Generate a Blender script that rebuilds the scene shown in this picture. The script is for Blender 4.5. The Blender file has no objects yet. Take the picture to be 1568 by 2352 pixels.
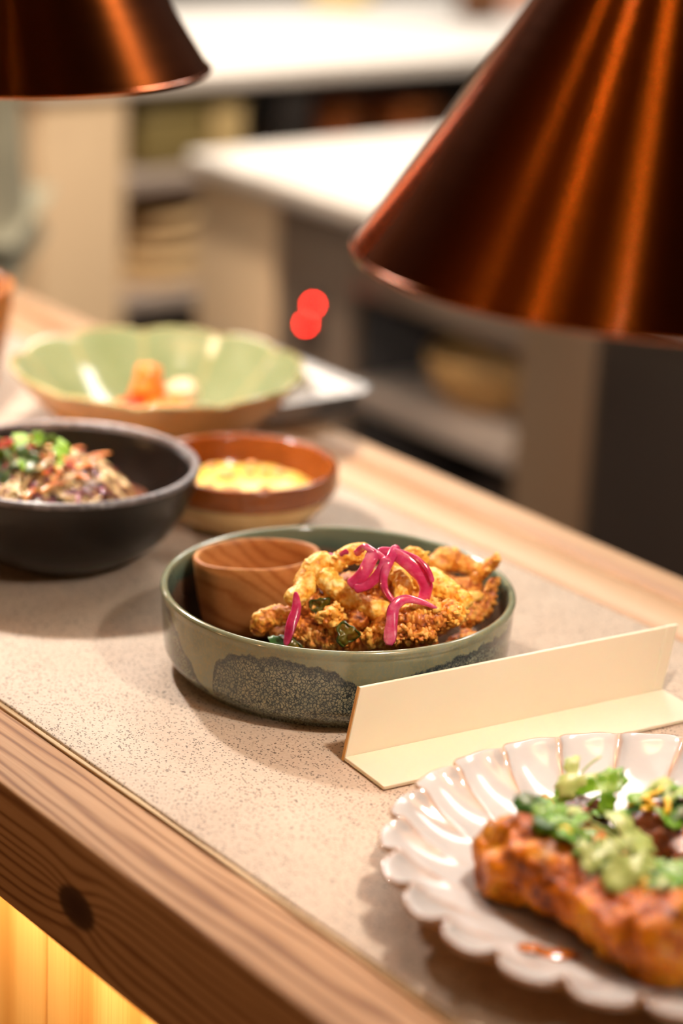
import bpy, bmesh, math, random
from mathutils import Vector, Matrix, noise as mn
from mathutils.bvhtree import BVHTree
random.seed(7)
SC = bpy.context.scene
COL = SC.collection
R = math.radians
# ------------------------------------------------------------------ camera
AZ = -0.9044                      # direction of the bar, seen from the camera's heading
D = Vector((math.cos(AZ), math.sin(AZ), 0)); Nn = Vector((-math.sin(AZ), math.cos(AZ), 0))
M3 = Matrix((D, Nn, (0, 0, 1)))
cam = bpy.data.cameras.new('camera'); camo = bpy.data.objects.new('camera', cam); COL.objects.link(camo)
cam.sensor_fit = 'HORIZONTAL'; cam.sensor_width = 24.0; cam.lens = 5405.06 / 1568 * 24
cam.clip_start = 0.05; cam.clip_end = 60
rot = M3 @ Matrix.Rotation(math.pi / 2 - 0.3338, 3, 'X') @ Matrix.Rotation(0.05, 3, 'Z')
camo.matrix_world = Matrix.Translation((0, 0, 0.5224)) @ rot.to_4x4()
cam.dof.use_dof = True; cam.dof.focus_distance = 1.23; cam.dof.aperture_fstop = 3.0
SC.camera = camo
RIGHT = M3 @ Vector((1, 0, 0)); AWAY = M3 @ Vector((0, 1, 0))   # screen-right / away, on the ground
# ------------------------------------------------------------------ world, lights, exposure
SC.view_settings.view_transform = 'Standard'; SC.view_settings.look = 'None'
SC.view_settings.gamma = 1.0; SC.view_settings.use_curve_mapping = False
SC.view_settings.exposure = 0.0
wd = bpy.data.worlds.new('world'); SC.world = wd; wd.use_nodes = True
wd.node_tree.nodes['Background'].inputs[0].default_value = (1.0, 0.86, 0.7, 1)
wd.node_tree.nodes['Background'].inputs[1].default_value = 0.05


def light(name, kind, loc, energy, color, size=0.1, size_y=None, rot=(0, 0, 0), spread=None, parent=None, spot=None):
    l = bpy.data.lights.new(name, kind); o = bpy.data.objects.new(name, l); COL.objects.link(o)
    o.location = loc; o.rotation_euler = rot; l.energy = energy; l.color = color
    if kind == 'AREA':
        l.size = size
        if size_y: l.shape = 'RECTANGLE'; l.size_y = size_y
        if spread: l.spread = spread
    else:
        l.shadow_soft_size = size
    if kind == 'SPOT' and spot: l.spot_size = spot; l.spot_blend = 0.5
    if parent: o.parent = parent
    return o


WARM = (1.0, 0.83, 0.66)
light('kitchen_ceiling_light', 'AREA', (-3.15, 2.3, 1.75), 62, (1, 0.95, 0.88), 0.5, 1.6)
light('island_ceiling_light', 'AREA', (-1.7, 2.3, 1.75), 30, (1, 0.92, 0.84), 1.4, 0.4)
def aim(name, loc, target, energy, color, ang, size=0.05):
    o = light(name, 'SPOT', loc, energy, color, size, spot=R(ang)); d_ = Vector(target) - Vector(loc)
    o.rotation_euler = d_.to_track_quat('-Z', 'Y').to_euler(); return o


aim('aisle_fill', (-1.75, 1.40, 1.8), (-2.85, 1.80, -0.18), 200, WARM, 42)  # unseen spots added to brighten the end panel and island front
aim('aisle_fill', (-2.9, 0.75, 1.8), (-2.45, 1.72, -0.2), 140, WARM, 32)
aim('aisle_fill', (-1.75, 0.75, 1.8), (-1.85, 1.72, -0.25), 45, WARM, 32)
light('under_bar_light', 'AREA', (-1.0, 0.548, -0.074), 6.0, (1.0, 0.72, 0.38), 3.6, 0.02, rot=(R(-12), 0, 0))

# ------------------------------------------------------------------ material helpers


class Mat:
    def __init__(s, name, base=(0.8, 0.8, 0.8), rough=0.5, metal=0.0, **kw):
        s.m = bpy.data.materials.new(name); s.m.use_nodes = True
        s.t = s.m.node_tree; s.b = s.t.nodes['Principled BSDF']
        s.set('Base Color', base); s.set('Roughness', rough); s.set('Metallic', metal)
        for k, v in kw.items(): s.set(k.replace('_', ' '), v)
        s._tc = None

    def set(s, k, v):
        i = s.b.inputs[k]
        if isinstance(v, bpy.types.NodeSocket): s.t.links.new(v, i)
        else:
            if isinstance(v, tuple) and len(v) == 3 and i.type == 'RGBA': v = (*v, 1)
            i.default_value = v
        return s

    def n(s, typ, **props):
        nd = s.t.nodes.new(typ)
        for k, v in props.items(): setattr(nd, k, v)
        return nd

    def inp(s, nd, key, v):
        if isinstance(v, bpy.types.NodeSocket): s.t.links.new(v, nd.inputs[key])
        elif v is not None:
            if isinstance(v, tuple) and len(v) == 3 and nd.inputs[key].type == 'RGBA': v = (*v, 1)
            nd.inputs[key].default_value = v

    @property
    def obj(s):
        if not s._tc: s._tc = s.n('ShaderNodeTexCoord')
        return s._tc.outputs['Object']

    def map(s, scale=(1, 1, 1), loc=(0, 0, 0), rot=(0, 0, 0), vec=None):
        m = s.n('ShaderNodeMapping'); s.inp(m, 'Vector', vec or s.obj)
        m.inputs['Scale'].default_value = scale; m.inputs['Location'].default_value = loc; m.inputs['Rotation'].default_value = rot
        return m.outputs[0]

    def noise(s, scale, detail=3, rough=0.55, vec=None, dist=0.0, color=False):
        n = s.n('ShaderNodeTexNoise'); s.inp(n, 'Vector', vec or s.obj)
        n.inputs['Scale'].default_value = scale; n.inputs['Detail'].default_value = detail
        n.inputs['Roughness'].default_value = rough; n.inputs['Distortion'].default_value = dist
        return n.outputs[1 if color else 0]

    def voro(s, scale, feature='F1', vec=None, out=0, rnd=1.0):
        n = s.n('ShaderNodeTexVoronoi', feature=feature); s.inp(n, 'Vector', vec or s.obj)
        n.inputs['Scale'].default_value = scale; n.inputs['Randomness'].default_value = rnd
        return n.outputs[out]

    def math(s, op, a, b=None, c=None, clamp=False):
        n = s.n('ShaderNodeMath', operation=op, use_clamp=clamp)
        s.inp(n, 0, a); s.inp(n, 1, b)
        if c is not None: s.inp(n, 2, c)
        return n.outputs[0]

    def ramp(s, fac, stops, interp='LINEAR'):
        n = s.n('ShaderNodeValToRGB'); s.inp(n, 0, fac); cr = n.color_ramp; cr.interpolation = interp
        while len(cr.elements) < len(stops): cr.elements.new(0.5)
        for e, (p, c) in zip(cr.elements, stops):
            e.position = p; e.color = (*c, 1) if isinstance(c, tuple) else (c, c, c, 1)
        return n.outputs[0]

    def mix(s, fac, a, b, blend='MIX'):
        n = s.n('ShaderNodeMix', data_type='RGBA', blend_type=blend)
        s.inp(n, 0, fac); s.inp(n, 6, a); s.inp(n, 7, b)
        return n.outputs[2]

    def attr(s, name, out=2):
        n = s.n('ShaderNodeAttribute', attribute_name=name); return n.outputs[out]

    def sep(s, vec=None):
        n = s.n('ShaderNodeSeparateXYZ'); s.inp(n, 0, vec or s.obj); return n.outputs

    def comb(s, x, y, z):
        n = s.n('ShaderNodeCombineXYZ'); s.inp(n, 0, x); s.inp(n, 1, y); s.inp(n, 2, z); return n.outputs[0]

    def bump(s, h, strength=0.3, dist=0.001, coat=False):
        n = s.n('ShaderNodeBump'); s.inp(n, 'Height', h); n.inputs['Strength'].default_value = strength
        n.inputs['Distance'].default_value = dist; s.t.links.new(n.outputs[0], s.b.inputs['Normal'])
        if coat: s.t.links.new(n.outputs[0], s.b.inputs['Coat Normal'])
        return s

    def rnd(s):
        return s.n('ShaderNodeObjectInfo').outputs['Random']


def srgb(r, g, b):
    f = lambda c: ((c / 255 + 0.055) / 1.055) ** 2.4 if c > 10 else c / 255 / 12.92
    return (f(r), f(g), f(b))


def wood(name, dark, mid, light_, axis='X', scale=1.0, rough=0.5, knots=(), coat=0.0, rings=260, wv=0.10):
    """grain lines running along an axis; knots = (u, v, size) around which the lines bend"""
    m = Mat(name, rough=rough)
    x, y, z = m.sep()[0:3]
    if axis == 'X': u, v, w = x, z, y
    elif axis == 'Y': u, v, w = y, z, x
    else: u, v, w = z, x, y
    low = m.noise(1.0, 3, 0.5, m.comb(m.math('MULTIPLY', u, 3.5 * scale), m.math('MULTIPLY', v, 28 * scale), m.math('MULTIPLY', w, 28 * scale)))
    fld = m.math('ADD', m.math('ADD', v, m.math('MULTIPLY', w, 0.8)), m.math('MULTIPLY', low, 0.03 / scale))
    kn = None
    for (ku, kv, ks) in knots:
        du = m.math('MULTIPLY', m.math('SUBTRACT', u, ku), 0.62 / ks); dv = m.math('MULTIPLY', m.math('SUBTRACT', v, kv), 1.0 / ks)
        r2 = m.math('ADD', m.math('MULTIPLY', du, du), m.math('MULTIPLY', dv, dv))
        g = m.math('POWER', 2.718, m.math('MULTIPLY', r2, -0.22))
        sgn = m.math('DIVIDE', dv, m.math('ADD', r2, 0.6))
        fld = m.math('ADD', fld, m.math('MULTIPLY', m.math('MULTIPLY', sgn, g), ks * 1.5))
        k1 = m.ramp(r2, [(0.0, 1.0), (0.6, 0.9), (1.0, 0.0)])
        kn = k1 if kn is None else m.math('MAXIMUM', kn, k1)
    wave = m.math('SINE', m.math('MULTIPLY', fld, rings * 6.283 * scale / 2.6))
    fine = m.noise(1.0, 5, 0.65, m.comb(m.math('MULTIPLY', u, 14 * scale), m.math('MULTIPLY', v, 900 * scale), m.math('MULTIPLY', w, 900 * scale)))
    big = m.noise(1.0, 2, 0.5, m.comb(m.math('MULTIPLY', u, 5), m.math('MULTIPLY', v, 20), m.math('MULTIPLY', w, 20)))
    f = m.math('ADD', m.math('MULTIPLY', m.math('POWER', m.math('MULTIPLY', m.math('ADD', wave, 1.0), 0.5), 3.0), wv * 4), m.math('MULTIPLY', fine, 0.28))
    f = m.math('ADD', f, m.math('MULTIPLY', big, 0.22))
    c = m.ramp(f, [(0.18, light_), (0.38, mid), (0.7, dark)]); m.set('Specular IOR Level', 0.3)
    if kn is not None: c = m.mix(kn, c, tuple(q * 0.45 for q in dark))
    m.set('Base Color', c)
    if coat: m.set('Coat Weight', coat); m.set('Coat Roughness', 0.25)
    m.bump(f, 0.25, 0.0006)
    return m.m


# ------------------------------------------------------------------ object helpers
def empty(name, loc=(0, 0, 0), rz=0.0, label=None, cat=None, group=None, kind=None):
    o = bpy.data.objects.new(name, None); COL.objects.link(o); o.location = loc; o.rotation_euler = (0, 0, rz)
    o.empty_display_size = 0.05
    return tag(o, label, cat, group, kind)


def tag(o, label=None, cat=None, group=None, kind=None):
    if label: o['label'] = label
    if cat: o['category'] = cat
    if group: o['group'] = group
    if kind: o['kind'] = kind
    return o


def mesh(name, vf, mat, parent=None, loc=(0, 0, 0), smooth=True, attrs=None):
    v, f = vf
    me = bpy.data.meshes.new(name); me.from_pydata([tuple(p) for p in v], [], f); me.update()
    if smooth: me.polygons.foreach_set('use_smooth', [True] * len(me.polygons))
    for k, vals in (attrs or {}).items():
        a = me.attributes.new(k, 'FLOAT', 'POINT'); a.data.foreach_set('value', vals)
    for mt in (mat if isinstance(mat, (list, tuple)) else [mat]): me.materials.append(mt)
    o = bpy.data.objects.new(name, me); COL.objects.link(o); o.location = loc
    if parent: o.parent = parent
    return o


def bev(o, w=0.002, seg=2, ang=40):
    b = o.modifiers.new('bevel', 'BEVEL'); b.width = w; b.segments = seg; b.limit_method = 'ANGLE'; b.angle_limit = R(ang)
    return o


def box(x0, x1, y0, y1, z0, z1):
    v = [(x, y, z) for z in (z0, z1) for y in (y0, y1) for x in (x0, x1)]
    return v, [(0, 2, 3, 1), (4, 5, 7, 6), (0, 1, 5, 4), (2, 6, 7, 3), (0, 4, 6, 2), (1, 3, 7, 5)]


def prism(poly, h0, h1, axis='Z'):
    n = len(poly)
    v = [(p[0], p[1], h0) for p in poly] + [(p[0], p[1], h1) for p in poly]
    f = [tuple(range(n))[::-1], tuple(range(n, 2 * n))] + [(i, (i + 1) % n, n + (i + 1) % n, n + i) for i in range(n)]
    if axis == 'X': v = [(c, a, b) for a, b, c in v]
    if axis == 'Y': v = [(a, c, b) for a, b, c in v]
    return v, f


def merge(*parts):
    V = []; F = []
    for v, f in parts:
        k = len(V); V += list(v); F += [tuple(i + k for i in q) for q in f]
    return V, F


def lathe(prof, seg=96, rfun=None, zfun=None):
    """prof: list of (r, z); closed at r==0 ends"""
    v = []; f = []; rows = []
    for (r, z) in prof:
        if r < 1e-6: rows.append([len(v)]); v.append((0, 0, z)); continue
        row = []
        for i in range(seg):
            a = 2 * math.pi * i / seg
            rr = rfun(a, r, z) if rfun else r
            zz = zfun(a, r, z) if zfun else z
            row.append(len(v)); v.append((rr * math.cos(a), rr * math.sin(a), zz))
        rows.append(row)
    for a, b in zip(rows, rows[1:]):
        if len(a) == 1 and len(b) == 1: continue
        for i in range(seg):
            j = (i + 1) % seg
            if len(a) == 1: f.append((a[0], b[i], b[j]))
            elif len(b) == 1: f.append((a[i], b[0], a[j]))
            else: f.append((a[i], b[i], b[j], a[j]))
    return v, f


def arc(cx, cz, r, a0, a1, n=6):
    return [(cx + r * math.cos(R(a0 + (a1 - a0) * i / n)), cz + r * math.sin(R(a0 + (a1 - a0) * i / n))) for i in range(n + 1)]


def catmull(pts, n):
    P = [Vector(p) for p in pts]
    P = [P[0] * 2 - P[1]] + P + [P[-1] * 2 - P[-2]]
    out = []; m = len(P) - 3
    for k in range(n + 1):
        t = k / n * m; i = min(int(t), m - 1); t -= i
        a, b, c, d = P[i:i + 4]
        out.append(0.5 * ((2 * b) + (c - a) * t + (2 * a - 5 * b + 4 * c - d) * t * t + (3 * b - a - 3 * c + d) * t ** 3))
    return out


def frames(path, up=Vector((0, 0, 1))):
    res = []; nrm = None
    for i, p in enumerate(path):
        t = (path[min(i + 1, len(path) - 1)] - path[max(i - 1, 0)]).normalized()
        if nrm is None:
            nrm = up - t * up.dot(t)
            if nrm.length < 0.05: nrm = Vector((1, 0, 0)) - t * t.x
        else: nrm = nrm - t * nrm.dot(t)
        nrm.normalize(); res.append((p, t, nrm, t.cross(nrm)))
    return res


def tube(pts, r, n=24, seg=10, flat=1.0, cap=True, rf=None, disp=None, up=Vector((0, 0, 1))):
    """swept tube; r radius or function of t; closed rounded ends; disp(p, nrm) -> offset"""
    path = catmull(pts, n); fr = frames(path, up); v = []; f = []
    L = sum((a - b).length for a, b in zip(path, path[1:])); acc = 0
    for i, (p, t, a, b) in enumerate(fr):
        if i: acc += (path[i] - path[i - 1]).length
        tt = acc / L; rr = r(tt) if callable(r) else r
        if cap:
            e = min(acc, L - acc) / max(rr, 1e-6)
            rr *= math.sqrt(max(0.03, 1 - (1 - min(e, 1)) ** 2))
        for k in range(seg):
            th = 2 * math.pi * k / seg
            nd = a * math.cos(th) + b * math.sin(th)
            q = p + a * math.cos(th) * rr * flat + b * math.sin(th) * rr
            if disp: q = q + nd * disp(q, rr)
            v.append(q)
    for i in range(n):
        for k in range(seg):
            j = (k + 1) % seg
            f.append((i * seg + k, i * seg + j, (i + 1) * seg + j, (i + 1) * seg + k))
    f.append(tuple(range(seg))[::-1]); f.append(tuple(range(n * seg, (n + 1) * seg)))
    return v, f


# ------------------------------------------------------------------ room shell
plaster = Mat('warm_plaster', srgb(196, 176, 150), 0.8); plaster.bump(plaster.noise(60, 4), 0.15, 0.002)
darkwall = Mat('dark_plaster', srgb(70, 58, 48), 0.85); darkwall.bump(darkwall.noise(50, 4), 0.15, 0.002)
ceil_m = Mat('ceiling_paint', srgb(90, 78, 66), 0.9); ceil_m.bump(ceil_m.noise(40, 3), 0.1, 0.002)
tile = Mat('floor_stone', rough=0.45)
tile.set('Base Color', tile.ramp(tile.noise(6, 5), [(0.3, srgb(52, 46, 42)), (0.7, srgb(82, 74, 66))]))
X0, X1, Y0, Y1, ZF, ZC = -6.0, 2.6, -3.4, 4.6, -0.95, 1.95
tag(mesh('floor', box(X0, X1, Y0, Y1, ZF - 0.1, ZF), tile.m), kind='structure')
tag(mesh('ceiling', box(X0, X1, Y0, Y1, ZC, ZC + 0.1), ceil_m.m), kind='structure')
tag(mesh('wall_back', box(X0, X1, Y1, Y1 + 0.1, ZF, ZC), darkwall.m), kind='structure')
tag(mesh('wall_left', box(X0 - 0.1, X0, Y0, Y1, ZF, ZC), plaster.m), kind='structure')
tag(mesh('wall_right', box(X1, X1 + 0.1, Y0, Y1, ZF, ZC), darkwall.m), kind='structure')
tag(mesh('wall_front', box(X0, X1, Y0 - 0.1, Y0, ZF, ZC), darkwall.m), kind='structure')

# ------------------------------------------------------------------ the bar
BX0, BX1 = -3.3, 0.35
yA, yJ, yB, yE = 0.5312, 0.5801, 0.9686, 1.0457
bar = empty('bar_counter', (0, 0, ZF), 0, 'long serving bar with speckled concrete top and pine beam edges', 'counter')
K = -ZF     # parts use bar-local z = world z + K
conc = Mat('speckled_concrete', rough=0.62)
c0 = conc.ramp(conc.noise(9, 4, 0.6), [(0.3, srgb(196, 174, 152)), (0.7, srgb(214, 194, 172))])
fine = conc.noise(420, 3, 0.7)
c0 = conc.mix(conc.ramp(fine, [(0.4, 0.0), (0.75, 0.3)]), c0, srgb(146, 112, 84))
wv = conc.map(vec=conc.obj); dn = conc.noise(300, 2, color=True)
vadd = conc.n('ShaderNodeVectorMath', operation='MULTIPLY_ADD'); conc.inp(vadd, 0, dn); vadd.inputs[1].default_value = (0.002,) * 3; conc.inp(vadd, 2, wv)
sp = conc.voro(820, vec=vadd.outputs[0]); spm = conc.voro(820, vec=vadd.outputs[0], out=1)
pick = conc.ramp(conc.sep(spm)[0], [(0.66, 0.0), (0.70, 1.0)])
spot = conc.math('MULTIPLY', conc.ramp(sp, [(0.34, 1.0), (0.5, 0.0)]), pick)
c0 = conc.mix(conc.math('MULTIPLY', spot, 0.85), c0, srgb(72, 50, 38))
sp2 = conc.voro(170, vec=vadd.outputs[0]); spm2 = conc.voro(170, vec=vadd.outputs[0], out=1)
spot2 = conc.math('MULTIPLY', conc.ramp(sp2, [(0.12, 1.0), (0.2, 0.0)]), conc.ramp(conc.sep(spm2)[1], [(0.8, 0.0), (0.84, 1.0)]))
c0 = conc.mix(conc.math('MULTIPLY', spot2, 0.8), c0, srgb(66, 48, 40))
conc.set('Base Color', c0); conc.bump(conc.math('SUBTRACT', fine, conc.math('MULTIPLY', spot, 0.8)), 0.35, 0.0006)
bev(mesh('concrete_top', box(BX0, BX1, yJ + 0.0012, yB - 0.001, K - 0.05, K), conc.m, bar), 0.0012)
beam_m = wood('pine_beam', srgb(88, 46, 16), srgb(158, 114, 74), srgb(184, 144, 106), 'X', 1.0, 0.68,
              knots=((-0.867, K - 0.0368, 0.0115), (-1.31, K - 0.02, 0.006)), rings=380, wv=0.075)
rail_m = wood('pine_rail', srgb(136, 88, 50), srgb(186, 140, 98), srgb(212, 174, 136), 'X', 0.8, 0.45, rings=90, wv=0.05)
pale_m = wood('pale_edge', srgb(150, 118, 78), srgb(186, 156, 116), srgb(206, 180, 144), 'X', 1, 0.75)


def wavy_box(x0, x1, y0, y1, z0, z1, n=90, amp=0.0006, seed=0):
    v = []; f = []
    for i in range(n + 1):
        x = x0 + (x1 - x0) * i / n
        for k, (y, z) in enumerate(((y0, z0), (y1, z0), (y1, z1), (y0, z1))):
            v.append((x, y + amp * mn.noise(Vector((x * 22, k * 3.1 + seed, 0))), z + amp * mn.noise(Vector((x * 22, k * 3.1 + seed, 9)))))
    for i in range(n):
        for k in range(4):
            j = (k + 1) % 4
            f.append((i * 4 + k, (i + 1) * 4 + k, (i + 1) * 4 + j, i * 4 + j))
    f += [(0, 1, 2, 3), (n * 4 + 3, n * 4 + 2, n * 4 + 1, n * 4)]
    return v, f


bev(mesh('front_beam', wavy_box(BX0, BX1, yA, yJ - 0.0034, K - 0.066, K - 0.0003, seed=1), beam_m, bar), 0.0022, 3)
tag(bev(mesh('edge_strip', wavy_box(BX0, BX1, yJ - 0.0032, yJ - 0.0004, K - 0.03, K + 0.0002, 200, 0.0005, 5), pale_m, bar), 0.0006), 'thin pale strip between beam and concrete')
bev(mesh('back_rail', wavy_box(BX0, BX1, yB, yB + 0.042, K - 0.06, K, seed=8), rail_m, bar), 0.0016, 2)
tag(bev(mesh('back_rail', wavy_box(BX0, BX1, yB + 0.0425, yE, K - 0.06, K + 0.0004, seed=12), rail_m, bar), 0.004, 3), 'outer pine rail with rounded edge')
bev(mesh('body', box(BX0 + 0.02, BX1 - 0.02, 0.60, 1.0, 0, K - 0.066), rail_m, bar), 0.002)
steel_led = Mat('led_lens', (1, 0.8, 0.5), 0.4); steel_led.set('Emission Color', (1.0, 0.62, 0.22)); steel_led.set('Emission Strength', 4.0)
bev(mesh('light_strip', box(BX0 + 0.05, BX1 - 0.05, 0.544, 0.552, K - 0.072, K - 0.0665), steel_led.m, bar), 0.001)
board_ms = [wood('pine_board_%s' % s, srgb(160, 104, 48), srgb(206, 150, 84), srgb(228, 182, 118), 'Z', 0.55, 0.5, rings=90, wv=0.04) for s in ('plain', 'worn')]
bx = -0.9738 - 0.135 * 17; i = 0
bme = None
while bx < BX1 - 0.1:
    vf = box(0.0006, 0.1344, 0, 0.018, 0.0, K - 0.068)
    b = mesh('board', vf, board_ms[i % 2], bar, (bx, 0.578, 0)); bev(b, 0.0014, 2)
    bx += 0.135; i += 1

# ------------------------------------------------------------------ kitchen island with open shelves
GREY = srgb(122, 106, 92)
steelish = Mat('taupe_panel', GREY, 0.42, 0.0); steelish.bump(steelish.noise(30, 3), 0.08, 0.001)
beige_m = Mat('beige_laminate', srgb(226, 198, 160), 0.5); beige_m.bump(beige_m.noise(160, 3), 0.06, 0.0005)
top_m = Mat('pale_worktop', srgb(226, 216, 204), 0.35)
top_m.set('Base Color', top_m.ramp(top_m.noise(40, 4), [(0.3, srgb(218, 208, 196)), (0.7, srgb(232, 224, 214))]))
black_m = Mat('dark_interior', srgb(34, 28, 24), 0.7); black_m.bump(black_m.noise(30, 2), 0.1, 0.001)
shelf_m = Mat('steel_shelf', srgb(178, 164, 152), 0.38, 0.2); shelf_m.bump(shelf_m.noise(1, 3, vec=shelf_m.map((4, 300, 300))), 0.05, 0.0004)
dsteel = Mat('dark_steel', srgb(96, 86, 80), 0.33, 0.75); dsteel.bump(dsteel.noise(1, 3, vec=dsteel.map((300, 300, 4))), 0.05, 0.0004)
IY = 1.725
isl = empty('kitchen_island', (0, 0, ZF), 0, 'taupe kitchen island with pale worktop and open shelf bay behind the bar', 'cabinet')
stile2 = Mat('shaded_tan_steel', srgb(150, 126, 102), 0.35, 0.5); stile2.bump(stile2.noise(1, 3, vec=stile2.map((300, 300, 4))), 0.05, 0.0004)  # metal stile with its shade put into a darker tan
bev(mesh('worktop', box(-2.54, 0.4, IY - 0.015, 2.42, K - 0.078, K - 0.05), top_m.m, isl), 0.006, 3)
bev(mesh('stile', box(-2.53, -2.36, IY, IY + 0.03, 0.1, K - 0.079), beige_m.m, isl), 0.003)
bev(mesh('front_panel', box(-2.358, -2.205, IY + 0.006, IY + 0.03, 0.1, K - 0.079), steelish.m, isl), 0.002)
bev(mesh('stile', box(-1.885, -1.765, IY, IY + 0.03, 0.1, K - 0.079), stile2.m, isl), 0.003)
bev(mesh('front_panel', box(-1.763, 0.38, IY + 0.004, IY + 0.03, 0.1, K - 0.079), dsteel.m, isl), 0.002)
bev(mesh('top_rail', box(-2.204, -1.887, IY + 0.004, IY + 0.03, K - 0.165, K - 0.079), steelish.m, isl), 0.002)
bev(mesh('shelf', box(-2.20, -1.89, IY + 0.004, 2.35, K - 0.306, K - 0.278), shelf_m.m, isl), 0.002)
bev(mesh('shelf', box(-2.20, -1.89, IY + 0.004, 2.35, K - 0.60, K - 0.575), shelf_m.m, isl), 0.002)
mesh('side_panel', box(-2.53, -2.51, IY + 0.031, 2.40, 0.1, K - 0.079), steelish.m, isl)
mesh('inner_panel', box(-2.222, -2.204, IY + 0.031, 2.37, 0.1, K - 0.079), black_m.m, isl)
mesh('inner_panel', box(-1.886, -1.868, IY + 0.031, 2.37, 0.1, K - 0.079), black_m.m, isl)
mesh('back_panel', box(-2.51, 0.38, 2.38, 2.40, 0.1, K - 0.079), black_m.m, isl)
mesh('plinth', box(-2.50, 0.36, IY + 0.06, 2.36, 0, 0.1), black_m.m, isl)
led_m = Mat('red_led', (1, 0.02, 0.01), 0.3); led_m.set('Emission Color', (1, 0.02, 0.012)); led_m.set('Emission Strength', 85)
panel_m = Mat('control_plate', srgb(84, 74, 66), 0.4)
ctl = mesh('control_plate', box(-2.305, -2.255, IY + 0.001, IY + 0.006, K - 0.25, K - 0.18), panel_m.m, isl); bev(ctl, 0.001)
for (lx, lz) in ((-2.2717, -0.1955), (-2.285, -0.2235)):
    v, f = lathe([(0, 0), (0.0024, 0.0), (0.0024, 0.0015), (0.0018, 0.0025), (0, 0.003)], 16)
    led = mesh('indicator_light', ([(a + lx, IY + 0.001 - c, b + lz + K) for a, b, c in v], f), led_m.m, ctl)

# bowls on the island shelf
bamb = wood('bamboo', srgb(140, 96, 50), srgb(186, 142, 84), srgb(214, 176, 118), 'X', 1.2, 0.5)
bambd = wood('dark_wood', srgb(70, 40, 20), srgb(120, 76, 42), srgb(150, 100, 60), 'X', 1.2, 0.5)


def bowl_mesh(r0, r1, h, t=0.004, seg=48):
    pr = [(0, 0), (r0, 0)]
    for k in range(1, 7):
        a = k / 6; pr.append((r0 + (r1 - r0) * math.sin(a * math.pi / 2), h * (1 - math.cos(a * math.pi / 2)) * 0.6 + h * a * 0.4))
    pr += [(r1 - t * 0.5, h + t * 0.4), (r1 - t, h)]
    for k in range(5, 0, -1):
        a = k / 6; pr.append((max(r0 + (r1 - r0) * math.sin(a * math.pi / 2) - t, 0.002), h * (1 - math.cos(a * math.pi / 2)) * 0.6 + h * a * 0.4 + t))
    pr += [(0, t)]
    return lathe(pr, seg)


def simple_bowl(name, loc, r0, r1, h, m, label, cat='bowl', tilt=(0, 0), group=None):
    o = mesh(name, bowl_mesh(r0, r1, h), m, None, loc); o.rotation_euler = (tilt[0], tilt[1], 0)
    return tag(o, label, cat, group)


simple_bowl('wooden_bowl', (-2.04, 1.83, -0.277), 0.05, 0.085, 0.062, bamb, 'wide tan wooden bowl on the island shelf under the copper lamp')
simple_bowl('wooden_bowl', (-1.935, 1.86, -0.277), 0.022, 0.038, 0.058, bambd, 'small dark wooden bowl beside the wide tan bowl on the island shelf')
simple_bowl('metal_pan', (-2.05, 1.85, -0.5745), 0.07, 0.1, 0.16, dsteel.m, 'dim steel pan low in the island shelf bay', 'pan')

# ------------------------------------------------------------------ back counter with shelves
FX = -2.85
bc = empty('back_counter', (0, 0, ZF), 0, 'brightly lit pale back counter with open shelves and beige end panel', 'cabinet')
bev(mesh('worktop', box(-3.47, FX + 0.01, 1.66, 3.6, K - 0.028, K + 0.0), top_m.m, bc), 0.005, 3)
bev(mesh('end_panel', box(-3.45, FX, 1.672, 1.815, 0.0, K - 0.029), beige_m.m, bc), 0.006, 3)
for z in (-0.145, -0.325, -0.55, -0.78):
    bev(mesh('shelf', box(-3.43, FX, 1.817, 3.55, K + z - 0.028, K + z), shelf_m.m, bc), 0.002)
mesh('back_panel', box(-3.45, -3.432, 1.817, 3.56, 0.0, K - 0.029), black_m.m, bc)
mesh('end_panel', box(-3.45, FX, 3.56, 3.58, 0.0, K - 0.029), steelish.m, bc)
bev(mesh('upright', box(FX - 0.03, FX - 0.003, 2.09, 2.15, K - 0.143, K - 0.03), black_m.m, bc), 0.002)
olive_m = Mat('olive_plastic', srgb(128, 112, 66), 0.45); olive_m.bump(olive_m.noise(60, 2), 0.05, 0.001)
olive_l = Mat('pale_label', srgb(196, 170, 116), 0.6); olive_l.bump(olive_l.noise(60, 2), 0.05, 0.001)
ob = empty('storage_tub', (-2.93, 1.925, -0.145), 0, 'olive storage tub on the upper shelf of the back counter', 'container')
bev(mesh('tub', box(-0.07, 0.07, -0.078, 0.04, 0, 0.08), olive_m.m, ob), 0.008, 3)
bev(mesh('lid', box(-0.074, 0.074, -0.082, 0.044, 0.081, 0.092), olive_m.m, ob), 0.003)
ob2 = empty('storage_tub', (-2.92, 2.0, -0.145), 0, 'pale tan storage tub right of the olive tub', 'container')
bev(mesh('tub', box(-0.055, 0.06, -0.026, 0.03, 0, 0.085), olive_l.m, ob2), 0.006, 3)
bev(mesh('lid', box(-0.058, 0.063, -0.029, 0.033, 0.086, 0.094), olive_m.m, ob2), 0.003)
copperish = Mat('aged_copper', srgb(150, 84, 38), 0.4, 0.6); copperish.bump(copperish.noise(80, 2), 0.05, 0.001)
simple_bowl('copper_bowl', (-2.93, 2.245, -0.144), 0.03, 0.055, 0.07, copperish.m, 'brown copper bowl in the dark gap above the island worktop')
simple_bowl('copper_bowl', (-2.93, 2.385, -0.144), 0.035, 0.065, 0.06, copperish.m, 'wider copper bowl nearest the large lamp on the upper shelf')
tray_w = wood('pale_wood', srgb(190, 150, 96), srgb(226, 190, 136), srgb(242, 214, 168), 'X', 1.2, 0.5)
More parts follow.
